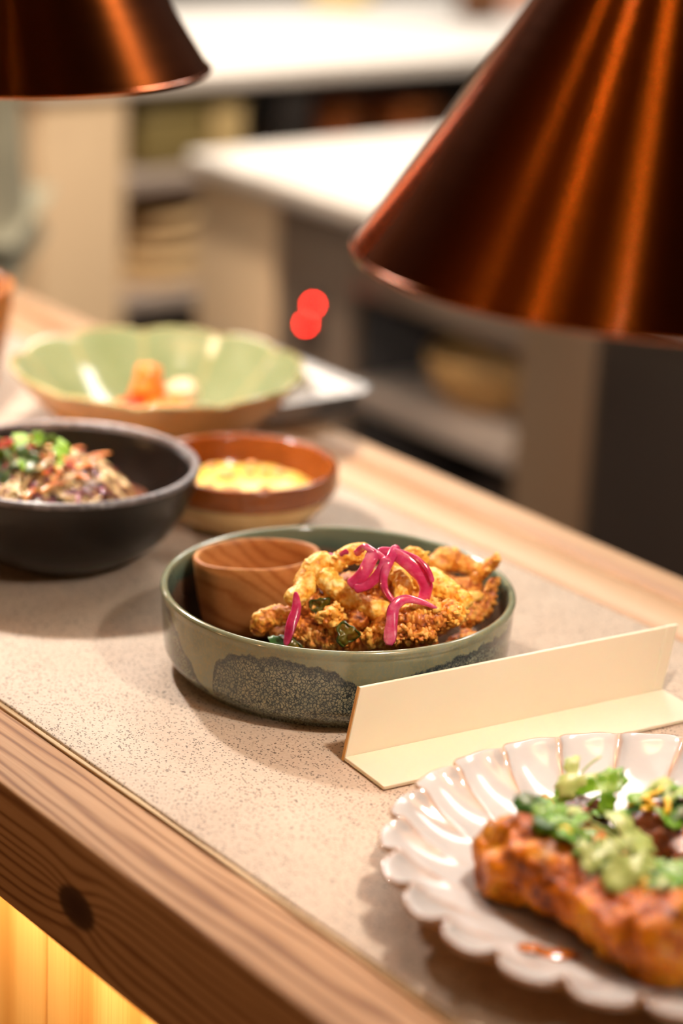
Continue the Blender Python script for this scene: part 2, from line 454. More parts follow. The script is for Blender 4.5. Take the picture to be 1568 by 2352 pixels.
# tilted stack of round wooden trays
for k in range(4):
    pr = [(0, 0), (0.078, 0), (0.083, 0.003), (0.085, 0.02), (0.083, 0.0215), (0.081, 0.02), (0.079, 0.006), (0, 0.005)]
    o = mesh('wooden_tray', lathe(pr, 48), bamb, None, (-2.945, 1.914 + 0.0085 * k, -0.3245 + 0.023 * k + 0.012)); o.rotation_euler = (R(-8 + k * 1.0 - (8 if k == 3 else 0)), R(0), k)
    o.rotation_euler = (R((0.5, 1, 3, 9)[k]), 0, 0); o.location.z = (-0.3245, -0.3015, -0.2775, -0.2485)[k] + (0.0005, 0.0018, 0.0045, 0.012)[k]
    o.data.materials[0] = tray_w; tag(o, ('round pale wooden tray at the bottom of the stack on the lower shelf', 'round pale wooden tray second from bottom of the stack',
            'round pale wooden tray third from bottom of the stack', 'tilted round wooden tray topping the stack on the lower shelf')[k], 'tray', 'stacked wooden trays')
simple_bowl('wooden_bowl', (-2.95, 2.08, -0.3245), 0.045, 0.068, 0.095, bamb, 'tan wooden bowl right of the tray stack on the lower shelf')
yel = Mat('yellow_tub', srgb(222, 196, 110), 0.5); yel.bump(yel.noise(40, 2), 0.05, 0.001)
simple_bowl('yellow_bowl', (-3.40, 2.61, 0.0005), 0.05, 0.065, 0.07, yel.m, 'pale yellow bowl at the back of the bright counter')
post = empty('heat_lamp_post', (-3.16, 2.735, 0.0), 0, 'dark brown post standing on the back counter near the copper shade', 'post')
bev(mesh('shaft', box(-0.028, 0.028, -0.028, 0.028, 0.004, 0.9), bambd, post), 0.003)
bev(mesh('foot_plate', box(-0.045, 0.045, -0.045, 0.045, 0, 0.004), dsteel.m, post), 0.001)
or_m = Mat('orange_glaze', srgb(214, 130, 70), 0.4); or_m.bump(or_m.noise(40, 2), 0.05, 0.001)
simple_bowl('orange_bowl', (-3.32, 2.96, 0.0005), 0.04, 0.06, 0.08, or_m.m, 'orange bowl beyond the post on the back counter')

# steel tray behind the green bowl
tray_m = Mat('brushed_tray', srgb(200, 194, 188), 0.42, 0.6); tray_m.bump(tray_m.noise(1, 3, vec=tray_m.map((6, 400, 400))), 0.04, 0.0003)
tv, tf = box(-1.62, -1.355, 0.99, 1.092, 0.0, 0.023)
tr = empty('steel_tray', (-1.428, 1.04, 0.0009), 0, 'shiny steel tray poking out behind the green scalloped bowl', 'tray')


def tray_shape(hx, hy, h, r, lip, t):
    def ring(x, y, rr, z, n=6):
        o = []
        for cx, cy, a0 in ((x, y, 0), (-x, y, 90), (-x, -y, 180), (x, -y, 270)):
            for k in range(n + 1):
                a = R(a0 + 90 * k / n); sx = 1 if cx > 0 else -1; sy = 1 if cy > 0 else -1
                o.append((cx - sx * rr + rr * math.cos(a), cy - sy * rr + rr * math.sin(a), z))
        return o
    rings = [ring(hx - .012, hy - .012, r, 0), ring(hx - .008, hy - .008, r, h * .5), ring(hx - lip, hy - lip, r, h), ring(hx, hy, r + lip * .5, h + t),
             ring(hx, hy, r + lip * .5, h + t * 2), ring(hx - lip, hy - lip, r, h + t * 2), ring(hx - .01, hy - .01, r, h * .5 + t), ring(hx - .015, hy - .015, r, t)]
    n = len(rings[0]); v = [p for q in rings for p in q]; f = []
    for i in range(len(rings) - 1):
        for k in range(n): f.append((i * n + k, i * n + (k + 1) % n, (i + 1) * n + (k + 1) % n, (i + 1) * n + k))
    f.append(tuple(range(n))[::-1]); f.append(tuple(range((len(rings) - 1) * n, len(rings) * n)))
    return v, f


mesh('pan', tray_shape(0.078, 0.053, 0.018, 0.012, 0.008, 0.0012), tray_m.m, tr)
lem = Mat('lemon_peel', srgb(232, 200, 60), 0.4, Subsurface_Weight=0.2); lem.bump(lem.noise(600, 2), 0.2, 0.0004)
lv, lf = lathe([(0, -0.02), (0.008, -0.018), (0.015, -0.01), (0.017, 0), (0.015, 0.01), (0.008, 0.018), (0, 0.02)], 24)
lo = tag(mesh('lemon_half', ([(z * 1.5, y * 1.3, max(x, -0.002) * 1.6) for x, y, z in lv], lf), lem.m, None, (-1.472, 1.060, 0.0075)), 'yellow lemon piece lying in the steel tray', 'lemon')

# ------------------------------------------------------------------ cook at the left edge
skin = Mat('skin', srgb(200, 150, 120), 0.5, Subsurface_Weight=0.1); skin.bump(skin.noise(300, 2), 0.05, 0.0003)
shirt_m = Mat('olive_grey_cloth', rough=0.85)
shirt_m.set('Base Color', shirt_m.ramp(shirt_m.noise(8, 3), [(0.3, srgb(118, 112, 92)), (0.7, srgb(150, 144, 120))])); shirt_m.bump(shirt_m.noise(500, 2), 0.3, 0.0005)
trou_m = Mat('dark_trouser_cloth', srgb(40, 38, 40), 0.85); trou_m.bump(trou_m.noise(500, 2), 0.3, 0.0005)
hair_m = Mat('dark_hair', srgb(40, 26, 18), 0.6); hair_m.bump(hair_m.noise(200, 3), 0.4, 0.001)
shoe_m = Mat('black_shoe', srgb(24, 22, 22), 0.4); shoe_m.bump(shoe_m.noise(100, 2), 0.1, 0.0005)


def skinned(name, verts, edges, radii, mat, parent, root=0, sub=2):
    me = bpy.data.meshes.new(name); me.from_pydata(verts, edges, []); me.update()
    o = bpy.data.objects.new(name, me); COL.objects.link(o); o.parent = parent
    s = o.modifiers.new('skin', 'SKIN'); s.use_smooth_shade = True
    sv = me.skin_vertices[0].data
    for i, r in enumerate(radii):
        sv[i].radius = (r, r) if not isinstance(r, tuple) else r
        sv[i].use_root = (i == root)
    ss = o.modifiers.new('sub', 'SUBSURF'); ss.levels = sub; ss.render_levels = sub
    me.materials.append(mat)
    return o


cook = empty('person', (-2.530, 1.32, ZF), R(-38), 'person in an olive-grey top and dark trousers standing at the left edge', 'person')
# body: faces local -y, arms down and slightly forward
bv = [(0, 0, .92), (0, 0, 1.08), (0, .01, 1.25), (0, .01, 1.40), (0, 0, 1.47), (0, -.01, 1.53), (0, -.02, 1.60), (0, -.015, 1.68), (0, 0, 1.735)]
be = [(i, i + 1) for i in range(8)]; br = [.13, .115, .13, .12, .055, .05, .072, .085, .06]
for s in (-1, 1):
    k = len(bv)
    bv += [(s * .09, 0, .86), (s * .095, -.01, .5), (s * .095, .01, .09), (s * .1, -.11, .04)]; br += [.085, .058, .038, .03]
    be += [(0, k), (k, k + 1), (k + 1, k + 2), (k + 2, k + 3)]
    k = len(bv)
    bv += [(s * .17, .01, 1.40), (s * .20, .02, 1.12), (s * .19, -.10, .93), (s * .185, -.16, .88)]; br += [.058, .042, .028, .026]
    be += [(3, k), (k, k + 1), (k + 1, k + 2), (k + 2, k + 3)]
    w = k + 3
    for j, (dx, ln) in enumerate(((-.028, .07), (-.010, .08), (.010, .076), (.028, .06))):
        k = len(bv); bv += [(s * .185 + dx, -.21, .86), (s * .185 + dx, -.21 - ln * .5, .84), (s * .185 + dx, -.21 - ln * .75, .81)]
        br += [.010, .009, .008]; be += [(w, k), (k, k + 1), (k + 1, k + 2)]
    k = len(bv); bv += [(s * .145, -.19, .865), (s * .13, -.22, .85)]; br += [.011, .009]; be += [(w, k), (k, k + 1)]
skinned('body', bv, be, br, skin.m, cook)
sv = [(0, 0, .86), (0, 0, .95), (0, 0, 1.1), (0, .01, 1.27), (0, .01, 1.40)]
se = [(0, 1), (1, 2), (2, 3), (3, 4)]; sr = [(.175, .14), (.165, .13), (.15, .125), (.155, .135), (.12, .11)]
for s in (-1, 1):
    k = len(sv); sv += [(s * .18, .01, 1.40), (s * .205, .02, 1.2)]; sr += [.07, .058]; se += [(4, k), (k, k + 1)]
skinned('shirt', sv, se, sr, shirt_m.m, cook, 1)
tvv = [(0, 0, .9), (0, 0, .84)]; te = [(0, 1)]; trr = [.15, .14]
for s in (-1, 1):
    k = len(tvv); tvv += [(s * .095, 0, .76), (s * .098, -.01, .5), (s * .098, .01, .1)]; trr += [.098, .075, .06]; te += [(1, k), (k, k + 1), (k + 1, k + 2)]
skinned('trousers', tvv, te, trr, trou_m.m, cook, 0)
for s in (-1, 1):
    bev(mesh('shoe', tube([(s * .1, .07, .042), (s * .1, 0, .045), (s * .1, -.1, .038), (s * .1, -.17, .032)], lambda t: .042 - .01 * t, 16, 14), shoe_m.m, cook), 0.001)
hv, hf = lathe([(0.098, -0.03), (0.102, 0.0), (0.098, 0.04), (0.075, 0.08), (0.04, 0.1), (0, 0.105)], 32)
mesh('hair', ([(x * .92, y * 1.08 + .02, z + 1.67) for x, y, z in hv], hf), hair_m.m, cook)
for s in (-1, 1):
    mesh('eye', ([(x + s * .032, y - .088, z + 1.665) for x, y, z in lathe([(0, -.009), (.008, -.004), (.008, .004), (0, .009)], 12)[0]], lathe([(0, -.009), (.008, -.004), (.008, .004), (0, .009)], 12)[1]), shoe_m.m, cook)
mesh('nose', tube([(0, -.09, 1.665), (0, -.108, 1.635), (0, -.098, 1.622)], lambda t: .008 + .005 * t, 10, 10), skin.m, cook)
lip_m = Mat('lips', srgb(150, 80, 70), 0.4); lip_m.bump(lip_m.noise(100, 2), 0.05, 0.0005)
mesh('mouth', tube([(-.02, -.088, 1.595), (0, -.096, 1.593), (.02, -.088, 1.595)], .004, 10, 8), lip_m.m, cook)
for s in (-1, 1):
    mesh('ear', tube([(s * .086, 0, 1.69), (s * .094, .008, 1.665), (s * .086, 0, 1.635)], .011, 10, 8), skin.m, cook)

# ------------------------------------------------------------------ copper heat lamps
cop = Mat('lacquered_copper', rough=0.3, metal=1.0)
scr = cop.noise(1, 4, 0.7, cop.map((6, 6, 900)))
blot = cop.noise(26, 4, 0.6)
cop.set('Base Color', cop.mix(cop.ramp(blot, [(0.35, 0.0), (0.7, 0.5)]), (0.56, 0.12, 0.010), (0.46, 0.09, 0.008)))
cop.set('Roughness', cop.math('ADD', cop.math('MULTIPLY', scr, 0.12), 0.17))
cop.set('Anisotropic', 0.85); cop.set('Anisotropic Rotation', 0.25)
tg = cop.n('ShaderNodeTangent', direction_type='RADIAL', axis='Z'); cop.set('Tangent', tg.outputs[0])
cop.set('Coat Weight', 0.5); cop.set('Coat Roughness', 0.08)
cop.bump(scr, 0.05, 0.0002)
inner_m = Mat('lamp_lining', srgb(150, 110, 80), 0.3, 0.8); inner_m.bump(inner_m.noise(40, 2), 0.05, 0.001)
cord_m = Mat('black_cord', srgb(20, 18, 17), 0.6); cord_m.bump(cord_m.noise(900, 2), 0.2, 0.0005)
bulb_m = Mat('hot_bulb', (1, 0.85, 0.6), 0.3); bulb_m.set('Emission Color', (1.0, 0.74, 0.42)); bulb_m.set('Emission Strength', 14)
LR = 0.1412; TA = math.tan(0.5708)
LAMP_E = 4.1


def heat_lamp(x, y, z, label, energy=LAMP_E):
    t = empty('heat_lamp', (x, y, z), 0, label, 'lamp', 'copper heat lamps in a row over the bar')
    H = 0.185
    rt = LR - H * TA
    pr = [(LR, 0.002)] + [(LR - 0.0006 - h * TA, 0.002 + h) for h in [i * 0.0185 for i in range(1, 11)]]
    pr += [(rt - 0.004, H + 0.004), (0.012, H + 0.006)]
    mesh('shade', lathe(pr, 128), cop.m, t)
    mesh('lip', lathe([(LR + 0.0016 * math.cos(a), 0.0012 + 0.0016 * math.sin(a)) for a in [i * math.pi / 5 for i in range(11)]], 128), cop.m, t)
    pi_ = [(LR - 0.003, 0.0015)] + [(LR - 0.0042 - h * TA, 0.0015 + h) for h in [i * 0.018 for i in range(1, 11)]] + [(0.012, 0.182)]
    mesh('lining', lathe(pi_, 96), inner_m.m, t)
    mesh('socket', lathe([(0, 0.175), (0.019, 0.175), (0.019, 0.13), (0.014, 0.128), (0, 0.128)], 32), cord_m.m, t)
    mesh('bulb', lathe([(0, 0.062), (0.012, 0.064), (0.024, 0.074), (0.029, 0.09), (0.026, 0.105), (0.015, 0.12), (0.012, 0.128)], 32), bulb_m.m, t)
    mesh('cap', lathe([(0, H + 0.045), (0.012, H + 0.045), (0.016, H + 0.038), (0.018, H + 0.004), (0, H + 0.004)], 32), cop.m, t)
    mesh('cord', tube([(0, 0, H + 0.04), (0, 0, 0.8), (0, 0, ZC - z)], 0.004, 12, 10, cap=False), cord_m.m, t)
    l = light('lamp_light', 'POINT', (0, 0, 0.05), energy, (1.0, 0.94, 0.86), 0.014, parent=t)
    return t


heat_lamp(-1.3421, 0.7498, 0.2895, 'copper cone heat lamp hanging over the black bowl', 10.5)
heat_lamp(-0.7267, 0.7498, 0.2895, 'large blurred copper cone heat lamp hanging over the scalloped plate', 3.9)
heat_lamp(-1.957, 0.7498, 0.2895, 'copper cone heat lamp out of view to the left of the row', 8)
heat_lamp(-0.1115, 0.7498, 0.2895, 'copper cone heat lamp out of view at the near end of the row', 3.9)

can_m = Mat('black_can', srgb(26, 24, 22), 0.5); can_m.bump(can_m.noise(100, 2), 0.05, 0.0005)
# globe lamps added behind the viewer, unseen, to brighten the beam front
glow_m = Mat('fill_lamp_glow', (1, 0.85, 0.65), 0.4); glow_m.set('Emission Color', (1, 0.7, 0.42)); glow_m.set('Emission Strength', 5)
for k, sx in enumerate((-2.6, -0.6)):
    s = empty('fill_lamp', (sx, Y0, 0.35), 0, ('unseen globe lamp added as fill on the front wall, at the left', 'unseen globe lamp added as fill on the front wall, at the right')[k], 'lamp', 'added fill lamps behind the guests')
    mesh('wall_plate', box(-.05, .05, 0.0, .015, -.05, .05), can_m.m, s)
    mesh('globe', lathe([(0, -.09), (.05, -.078), (.083, -.035), (.09, 0), (.083, .035), (.05, .078), (0, .09)], 32), glow_m.m, s).location = (0, .11, 0)
    light('fill_lamp_light', 'POINT', (0, .24, 0), 62, (1, 0.52, 0.22), 0.08, parent=s)

# unseen ceiling spots, added for the copper streaks and to light the beam
spot_m = Mat('streak_spot_glow', (1, 0.9, 0.7), 0.4); spot_m.set('Emission Color', (1, 0.82, 0.58)); spot_m.set('Emission Strength', 34)
for k, (sx, sy) in enumerate(((-1.05, -0.35), (-0.55, 0.1), (-0.1, -0.5), (-1.7, -0.2), (0.35, 0.35), (-0.6, -1.3), (-1.3, 0.35), (0.9, 1.1))):
    s = empty('streak_spot', (sx, sy, ZC), 0, 'unseen black ceiling spotlight added for streaks on the copper', 'spotlight', 'unseen spotlights added above the guest side')
    mesh('can', lathe([(0.0, 0), (0.05, 0), (0.05, -0.10), (0.046, -0.10), (0.044, -0.02), (0, -0.018)], 32), can_m.m, s)
    if k in (0, 1, 3, 5): light('streak_spot_light', 'SPOT', (0, 0, -0.06), 2, (1, 0.66, 0.38), 0.04, parent=s, spot=R(110))
    mesh('lens', lathe([(0, -0.05), (0.043, -0.05), (0.043, -0.046), (0, -0.046)], 32), spot_m.m, s)

# ------------------------------------------------------------------ ceramics
DC = Vector((-0.9736, 0.7661, 0.0))
tocam = (-DC); tocam.z = 0; tocam.normalize()


def border(px):        # where the mottled patch starts on the wall (0 rim .. 1 foot), by lateral position
    T = [(-1.0, .05), (-.96, .08), (-.92, .12), (-.85, .4), (-.76, .66), (-.70, .85), (-.68, 1.0), (-.675, .62), (-.64, .38), (-.56, .22), (-.42, .17), (-.3, .16), (-.1, .19), (0.02, .27),
         (.13, .42), (.2, .5), (.3, .36), (.45, .28), (.62, .2), (.8, .16), (1.0, .2)]
    for (a, fa), (b, fb) in zip(T, T[1:]):
        if px <= b: return fa + (fb - fa) * max(0, (px - a)) / (b - a)
    return .2


glz = Mat('mottled_celadon_glaze', rough=0.16)
mk = glz.attr('patch'); ins = glz.attr('inside')
dis = glz.noise(110, 5, 0.7)
mk2 = glz.math('ADD', mk, glz.math('MULTIPLY', glz.math('SUBTRACT', dis, 0.5), 0.22))
sx_, sy_, sz_ = glz.sep()[0:3]
gdn = glz.noise(260, 3, 0.6, color=True); gva = glz.n('ShaderNodeVectorMath', operation='MULTIPLY_ADD'); glz.inp(gva, 0, gdn); gva.inputs[1].default_value = (0.0035,) * 3; glz.inp(gva, 2, glz.map((1, 1, 0.8)))
vo = glz.math('MINIMUM', glz.voro(600, 'DISTANCE_TO_EDGE', vec=gva.outputs[0]), glz.math('ADD', glz.voro(1200, 'DISTANCE_TO_EDGE', vec=gva.outputs[0]), 0.08))
basec = glz.ramp(glz.noise(40, 4, 0.6), [(0.3, srgb(108, 115, 94)), (0.55, srgb(130, 135, 110)), (0.75, srgb(114, 130, 122))])
yell = glz.ramp(glz.noise(700, 2, 0.6), [(0.45, 0.0), (0.75, 0.45)])
basec = glz.mix(yell, basec, srgb(162, 142, 84))
cell = glz.ramp(vo, [(0.04, srgb(30, 44, 50)), (0.10, srgb(92, 106, 102)), (0.18, srgb(158, 160, 134))])
cell = glz.mix(glz.ramp(glz.noise(60, 3), [(0.45, 0.0), (0.7, 0.4)]), cell, srgb(70, 86, 88))
fringe = glz.ramp(mk2, [(0.485, 0.0), (0.505, 1.0), (0.545, 0.9), (0.62, 0.0)])
pat = glz.ramp(mk2, [(0.495, 0.0), (0.515, 1.0)])
oc = glz.mix(pat, basec, cell)
oc = glz.mix(glz.math('MULTIPLY', fringe, 0.75), oc, srgb(32, 46, 54))
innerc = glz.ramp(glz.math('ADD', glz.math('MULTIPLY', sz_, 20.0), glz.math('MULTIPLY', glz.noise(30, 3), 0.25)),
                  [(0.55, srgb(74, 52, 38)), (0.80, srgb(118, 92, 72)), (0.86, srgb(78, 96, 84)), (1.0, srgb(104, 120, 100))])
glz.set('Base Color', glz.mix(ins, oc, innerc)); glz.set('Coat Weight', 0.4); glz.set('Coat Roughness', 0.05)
glz.bump(glz.math('MULTIPLY', vo, pat), 0.15, 0.0003)
RD = 0.1; HD = 0.0497; T_ = 0.0036
out = [(0, 0.003), (0.078, 0.003), (0.081, 0.0), (0.0855, 0.0), (0.0865, 0.0022), (0.0905, 0.0045), (0.0945, 0.0085), (0.0972, 0.0135)]
for k in range(1, 30):
    out.append((0.0972 + 0.0022 * math.sin(k / 30 * math.pi / 2), 0.0135 + (HD - 0.0155 - 0.0020) * k / 30))
rimp = arc(RD - 0.0020, HD - 0.0022, 0.0022, 0, 180, 8)
inn = [(RD - 0.0046, HD - 0.008), (RD - 0.0048, HD - 0.014), (RD - 0.005, 0.032), (RD - 0.0055, 0.022), (RD - 0.008, 0.013), (RD - 0.014, 0.0082), (0.07, 0.007), (0, 0.007)]
prof = out + rimp + inn
SEG = 240
vf = lathe(prof, SEG)
patch = []; inside = []
nout = len(out) + len(rimp) // 2
for i, (r, z) in enumerate(prof):
    rng = 1 if r < 1e-6 else SEG
    for k in range(rng):
        a = 2 * math.pi * k / SEG; u = Vector((math.cos(a), math.sin(a), 0))
        lat = u.dot(RIGHT); front = u.dot(tocam)
        fr = (HD - z) / HD
        bd = border(lat) if front > -0.1 else 0.25 + 0.1 * math.sin(5 * a)
        patch.append(max(0, min(1, 0.5 + (fr - bd) * 0.9)) if (z < HD * .93 and i < nout) else 0.2)
        inside.append(1.0 if i > nout + 2 else 0.0)
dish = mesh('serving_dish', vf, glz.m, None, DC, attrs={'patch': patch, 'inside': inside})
tag(dish, 'round straight-sided dish with mottled sage and slate-blue glaze, holding fried squid', 'dish')

# wooden oval cup
cupw = wood('olive_wood', srgb(100, 54, 22), srgb(160, 98, 46), srgb(196, 138, 80), 'X', 0.9, 0.5, rings=300, wv=0.035)
CP = Vector((-1.0287, 0.7522, 0.0))


def cup_r(a, r, z):
    d_ = Vector((math.cos(a), math.sin(a), 0)); 
    c_, s_ = d_.dot(RIGHT) / 1.0, d_.dot(AWAY) / 0.74
    return r / (c_ * c_ + s_ * s_) ** 0.5 * (1 + 0.018 * math.cos(4 * a + .6) + 0.006 * math.sin(7 * a))


cpf = [(0, 0.0), (0.0300, 0.0), (0.0322, 0.0015), (0.0338, 0.008), (0.0356, 0.02), (0.0368, 0.038), (0.0370, 0.0424)] + \
      [(0.0364, 0.0434), (0.0350, 0.0436), (0.0338, 0.0430)] + [(0.0330, 0.040), (0.0318, 0.022), (0.029, 0.008), (0.024, 0.0055), (0, 0.005)]
cup = mesh('wooden_cup', lathe(cpf, 96, cup_r), cupw, None, CP + Vector((0, 0, 0.0095)))
axis = (RIGHT * math.cos(0) * 0 + AWAY).normalized()
cup.rotation_euler = Matrix.Rotation(R(-4), 3, axis).to_euler()
tag(cup, 'empty oval olive-wood cup standing inside the sage dish', 'cup')

# black bowl
blk = Mat('black_stoneware', rough=0.3)
blk.set('Base Color', blk.ramp(blk.noise(30, 4, 0.6), [(0.35, srgb(16, 11, 8)), (0.7, srgb(28, 20, 15))])); blk.set('Specular IOR Level', 0.35)
blk.set('Roughness', blk.math('ADD', blk.math('MULTIPLY', blk.noise(80, 3), 0.2), 0.22)); blk.bump(blk.noise(120, 4), 0.12, 0.0006)
rimw = Mat('worn_grey_rim', rough=0.35); rimw.set('Base Color', rimw.ramp(rimw.noise(200, 3), [(0.35, srgb(70, 65, 66)), (0.7, srgb(140, 132, 132))])); rimw.bump(rimw.noise(200, 3), 0.2, 0.0004)
BC = Vector((-1.203, 0.7228, 0))
RB = 0.0861; HB = 0.065
bp = [(0, 0.002), (0.026, 0.002), (0.028, 0), (0.034, 0), (0.036, 0.002), (0.046, 0.0055), (0.058, 0.0125), (0.069, 0.0225), (0.077, 0.035), (0.0825, 0.048), (0.0855, 0.060)]
bi = [(0.0795, 0.058), (0.0755, 0.046), (0.070, 0.036), (0.061, 0.0245), (0.05, 0.0155), (0.035, 0.009), (0.02, 0.007), (0, 0.007)]
bb = tag(mesh('salad_bowl', lathe(bp + [(0.0860, 0.0625)] + arc(RB - 0.0028, HB - 0.002, 0.0026, 0, 180, 6)[0:0] + [(RB - 0.006, 0.0618)] + bi, 128), blk.m, None, BC),
         'large matt black stoneware bowl of slaw under the copper lamp', 'bowl')
mesh('rim', lathe([(RB - 0.0026 + 0.0028 * math.cos(a), HB - 0.0024 + 0.0024 * math.sin(a)) for a in [i * math.pi / 6 for i in range(13)]], 128), rimw.m, bb)

# terracotta bowl
OC = Vector((-1.2015, 0.861, 0)); RO = 0.062; HO = 0.0425
cream = Mat('cream_stoneware', rough=0.55); cream.set('Base Color', cream.ramp(cream.noise(60, 3), [(0.3, srgb(206, 168, 112)), (0.7, srgb(226, 194, 140))])); cream.bump(cream.noise(300, 2), 0.1, 0.0004)
terr = Mat('amber_glaze', rough=0.18); terr.set('Base Color', terr.ramp(terr.noise(30, 4), [(0.3, srgb(116, 56, 18)), (0.7, srgb(150, 80, 32))])); terr.set('Coat Weight', 0.3); terr.bump(terr.noise(60, 3), 0.08, 0.0005)
to = empty('terracotta_bowl', OC, 0, 'small bowl with amber-brown glazed band over cream base, holding yellow dip', 'bowl')
mesh('base', lathe([(0, 0.002), (0.025, 0.002), (0.0265, 0), (0.030, 0), (0.034, 0.002), (0.045, 0.0075), (0.053, 0.0145), (0.0585, 0.0215), (0.0605, 0.0262)], 96), cream.m, to)
mesh('glazed_band', lathe([(0.0603, 0.0258), (0.0622, 0.0268), (0.0632, 0.031), (0.0628, 0.036), (0.0624, 0.0395)] + arc(RO - 0.0015, HO - 0.0022, 0.0022, 0, 180, 6) +
     [(0.0572, 0.036), (0.0565, 0.028), (0.052, 0.018), (0.044, 0.011), (0.03, 0.007), (0, 0.006)], 96), terr.m, to)
dipm = Mat('yellow_dip', rough=0.3, Subsurface_Weight=0.2); dipm.set('Subsurface Scale', 0.01)
dipm.set('Base Color', dipm.ramp(dipm.noise(45, 4), [(0.35, srgb(232, 178, 40)), (0.55, srgb(236, 196, 90)), (0.75, srgb(238, 206, 150))])); dipm.bump(dipm.noise(250, 3), 0.4, 0.001)


def dip_z(a, r, z): return z + 0.0022 * mn.noise(Vector((r * math.cos(a) * 60, r * math.sin(a) * 60, 1))) * min(1, r * 60)


dp = [(0, 0.0315)] + [(0.0065 * k, 0.0315 - 0.0002 * k * k * 0.6) for k in range(1, 8)] + [(0.0498, 0.0235), (0.046, 0.0145), (0.02, 0.0078), (0, 0.0072)]
tag(mesh('dip', lathe(dp, 72, None, dip_z), dipm.m, None, OC), 'creamy yellow dip filling the terracotta bowl', 'dip')
nutm = Mat('golden_nut', rough=0.35); nutm.set('Base Color', nutm.ramp(nutm.noise(200, 2), [(0.3, srgb(214, 140, 60)), (0.7, srgb(240, 196, 130))])); nutm.bump(nutm.noise(300, 2), 0.2, 0.0005)


def lump(r, seed, sx=1, sy=1, sz=1, amp=0.3, seg=14, ring=9, fr=2.2):
    v = []; f = []
    for i in range(ring + 1):
        th = math.pi * i / ring
        for k in range(seg):
            ph = 2 * math.pi * k / seg
            n_ = Vector((math.sin(th) * math.cos(ph), math.sin(th) * math.sin(ph), math.cos(th)))
            q = r * (1 + amp * mn.noise(n_ * fr + Vector((seed * 7.3, 0, 0))))
            v.append((n_.x * q * sx, n_.y * q * sy, n_.z * q * sz))
    for i in range(ring):
        for k in range(seg): f.append((i * seg + k, (i + 1) * seg + k, (i + 1) * seg + (k + 1) % seg, i * seg + (k + 1) % seg))
    return v, f


rd = random.Random(3)
for k in range(16):
    a = rd.uniform(0, 6.28); rr = 0.036 * math.sqrt(rd.random())
    o = mesh('nut_piece', lump(0.0034, k, 1, 1.2, .8), nutm.m, None, OC + Vector((rr * math.cos(a), rr * math.sin(a), 0.0325 - rr * rr * 2.5)))
    o.rotation_euler = (0, 0, a); tag(o, 'golden chopped nut on the yellow dip', 'nut', 'nut pieces on the yellow dip')

# green scalloped bowl
GC = Vector((-1.378, 0.909, 0)); RG = 0.1075; HG = 0.0575; NL = 11
gin = Mat('celadon_inside', rough=0.12); gl = gin.attr('ridge')
gc = gin.ramp(gin.noise(20, 4), [(0.3, srgb(118, 128, 86)), (0.7, srgb(146, 152, 112))])
gin.set('Base Color', gin.mix(gl, gc, srgb(176, 158, 104))); gin.set('Coat Weight', 0.5); gin.bump(gin.noise(60, 3), 0.05, 0.0005)
gout = Mat('ochre_outside', rough=0.35); gout.set('Base Color', gout.ramp(gout.noise(24, 4), [(0.3, srgb(150, 106, 58)), (0.7, srgb(184, 138, 84))])); gout.bump(gout.noise(80, 3), 0.08, 0.0005)


def lobe(a): return abs(math.sin(NL * a / 2 + 0.9))


def g_r(a, r, z):
    w = max(0, min(1, (r - 0.045) / 0.06)); return r * (1 - 0.032 * w * (1 - lobe(a)) ** 1.7)


def g_z(a, r, z):
    w = max(0, min(1, (r - 0.06) / 0.045)); return z - 0.0035 * w * (1 - lobe(a)) ** 1.7


go = [(0, 0.002), (0.035, 0.002), (0.038, 0), (0.044, 0), (0.047, 0.003), (0.062, 0.0115), (0.076, 0.022), (0.088, 0.034), (0.0985, 0.0455), (0.1055, 0.0545), (0.1075, 0.0572)]
gi = [(0.1075, 0.0572), (0.1072, 0.0590), (0.1052, 0.0594), (0.1030, 0.0572), (0.0955, 0.0475), (0.0845, 0.0355), (0.072, 0.0245), (0.058, 0.0150), (0.042, 0.0085), (0.02, 0.0065), (0, 0.006)]
gb = empty('scalloped_bowl', GC, 0, 'wide scalloped bowl, celadon green inside and ochre outside, behind the black bowl', 'bowl')
mesh('outer_glaze', lathe(go, 288, g_r, g_z), gout.m, gb)
ra = []
for (r, z) in gi:
    for k in range(1 if r < 1e-6 else 288):
        a = 2 * math.pi * k / 288; w = max(0, min(1, (r - 0.03) / 0.03))
        ra.append(1.0 if (z > 0.0582) else w * max(0, (0.16 - lobe(a)) / 0.16) * 0.8)
mesh('inner_glaze', lathe(gi, 288, g_r, g_z), gin.m, gb, attrs={'ridge': ra})
kim = [Mat('chilli_red', srgb(206, 52, 24), 0.25), Mat('carrot_orange', srgb(226, 120, 34), 0.3), Mat('pale_radish', srgb(236, 204, 164), 0.3)]
for m_ in kim: m_.bump(m_.noise(200, 3), 0.3, 0.0005)
rd = random.Random(11)
spots = [(-0.012, -0.004, .021, 0), (-0.006, 0.004, .036, 1), (0.002, -0.008, .024, 1), (0.010, 0.0, .026, 1), (0.016, -0.004, .018, 2), (0.012, 0.006, .034, 2), (-0.016, -0.012, .017, 0), (0.004, 0.003, .016, 1), (0.022, 0.002, .016, 2), (-0.018, 0.004, .016, 1), (-0.006, 0.003, .049, 1)]
names = ['red pickled vegetable chunk low in the green bowl', 'orange pickled vegetable chunk high on the pile in the green bowl', 'orange pickled chunk at the front of the pile in the green bowl', 'orange pickled chunk in the middle of the green bowl pile',
         'pale pickled chunk right of the green bowl pile', 'pale pickled chunk behind the orange ones in the green bowl', 'red pickled chunk at the left foot of the green bowl pile', 'orange pickled chunk under the green bowl pile',
         'pale pickled chunk at the right end of the green bowl pile', 'orange pickled chunk at the left end of the green bowl pile', 'orange pickled piece on top of the pile in the green bowl']
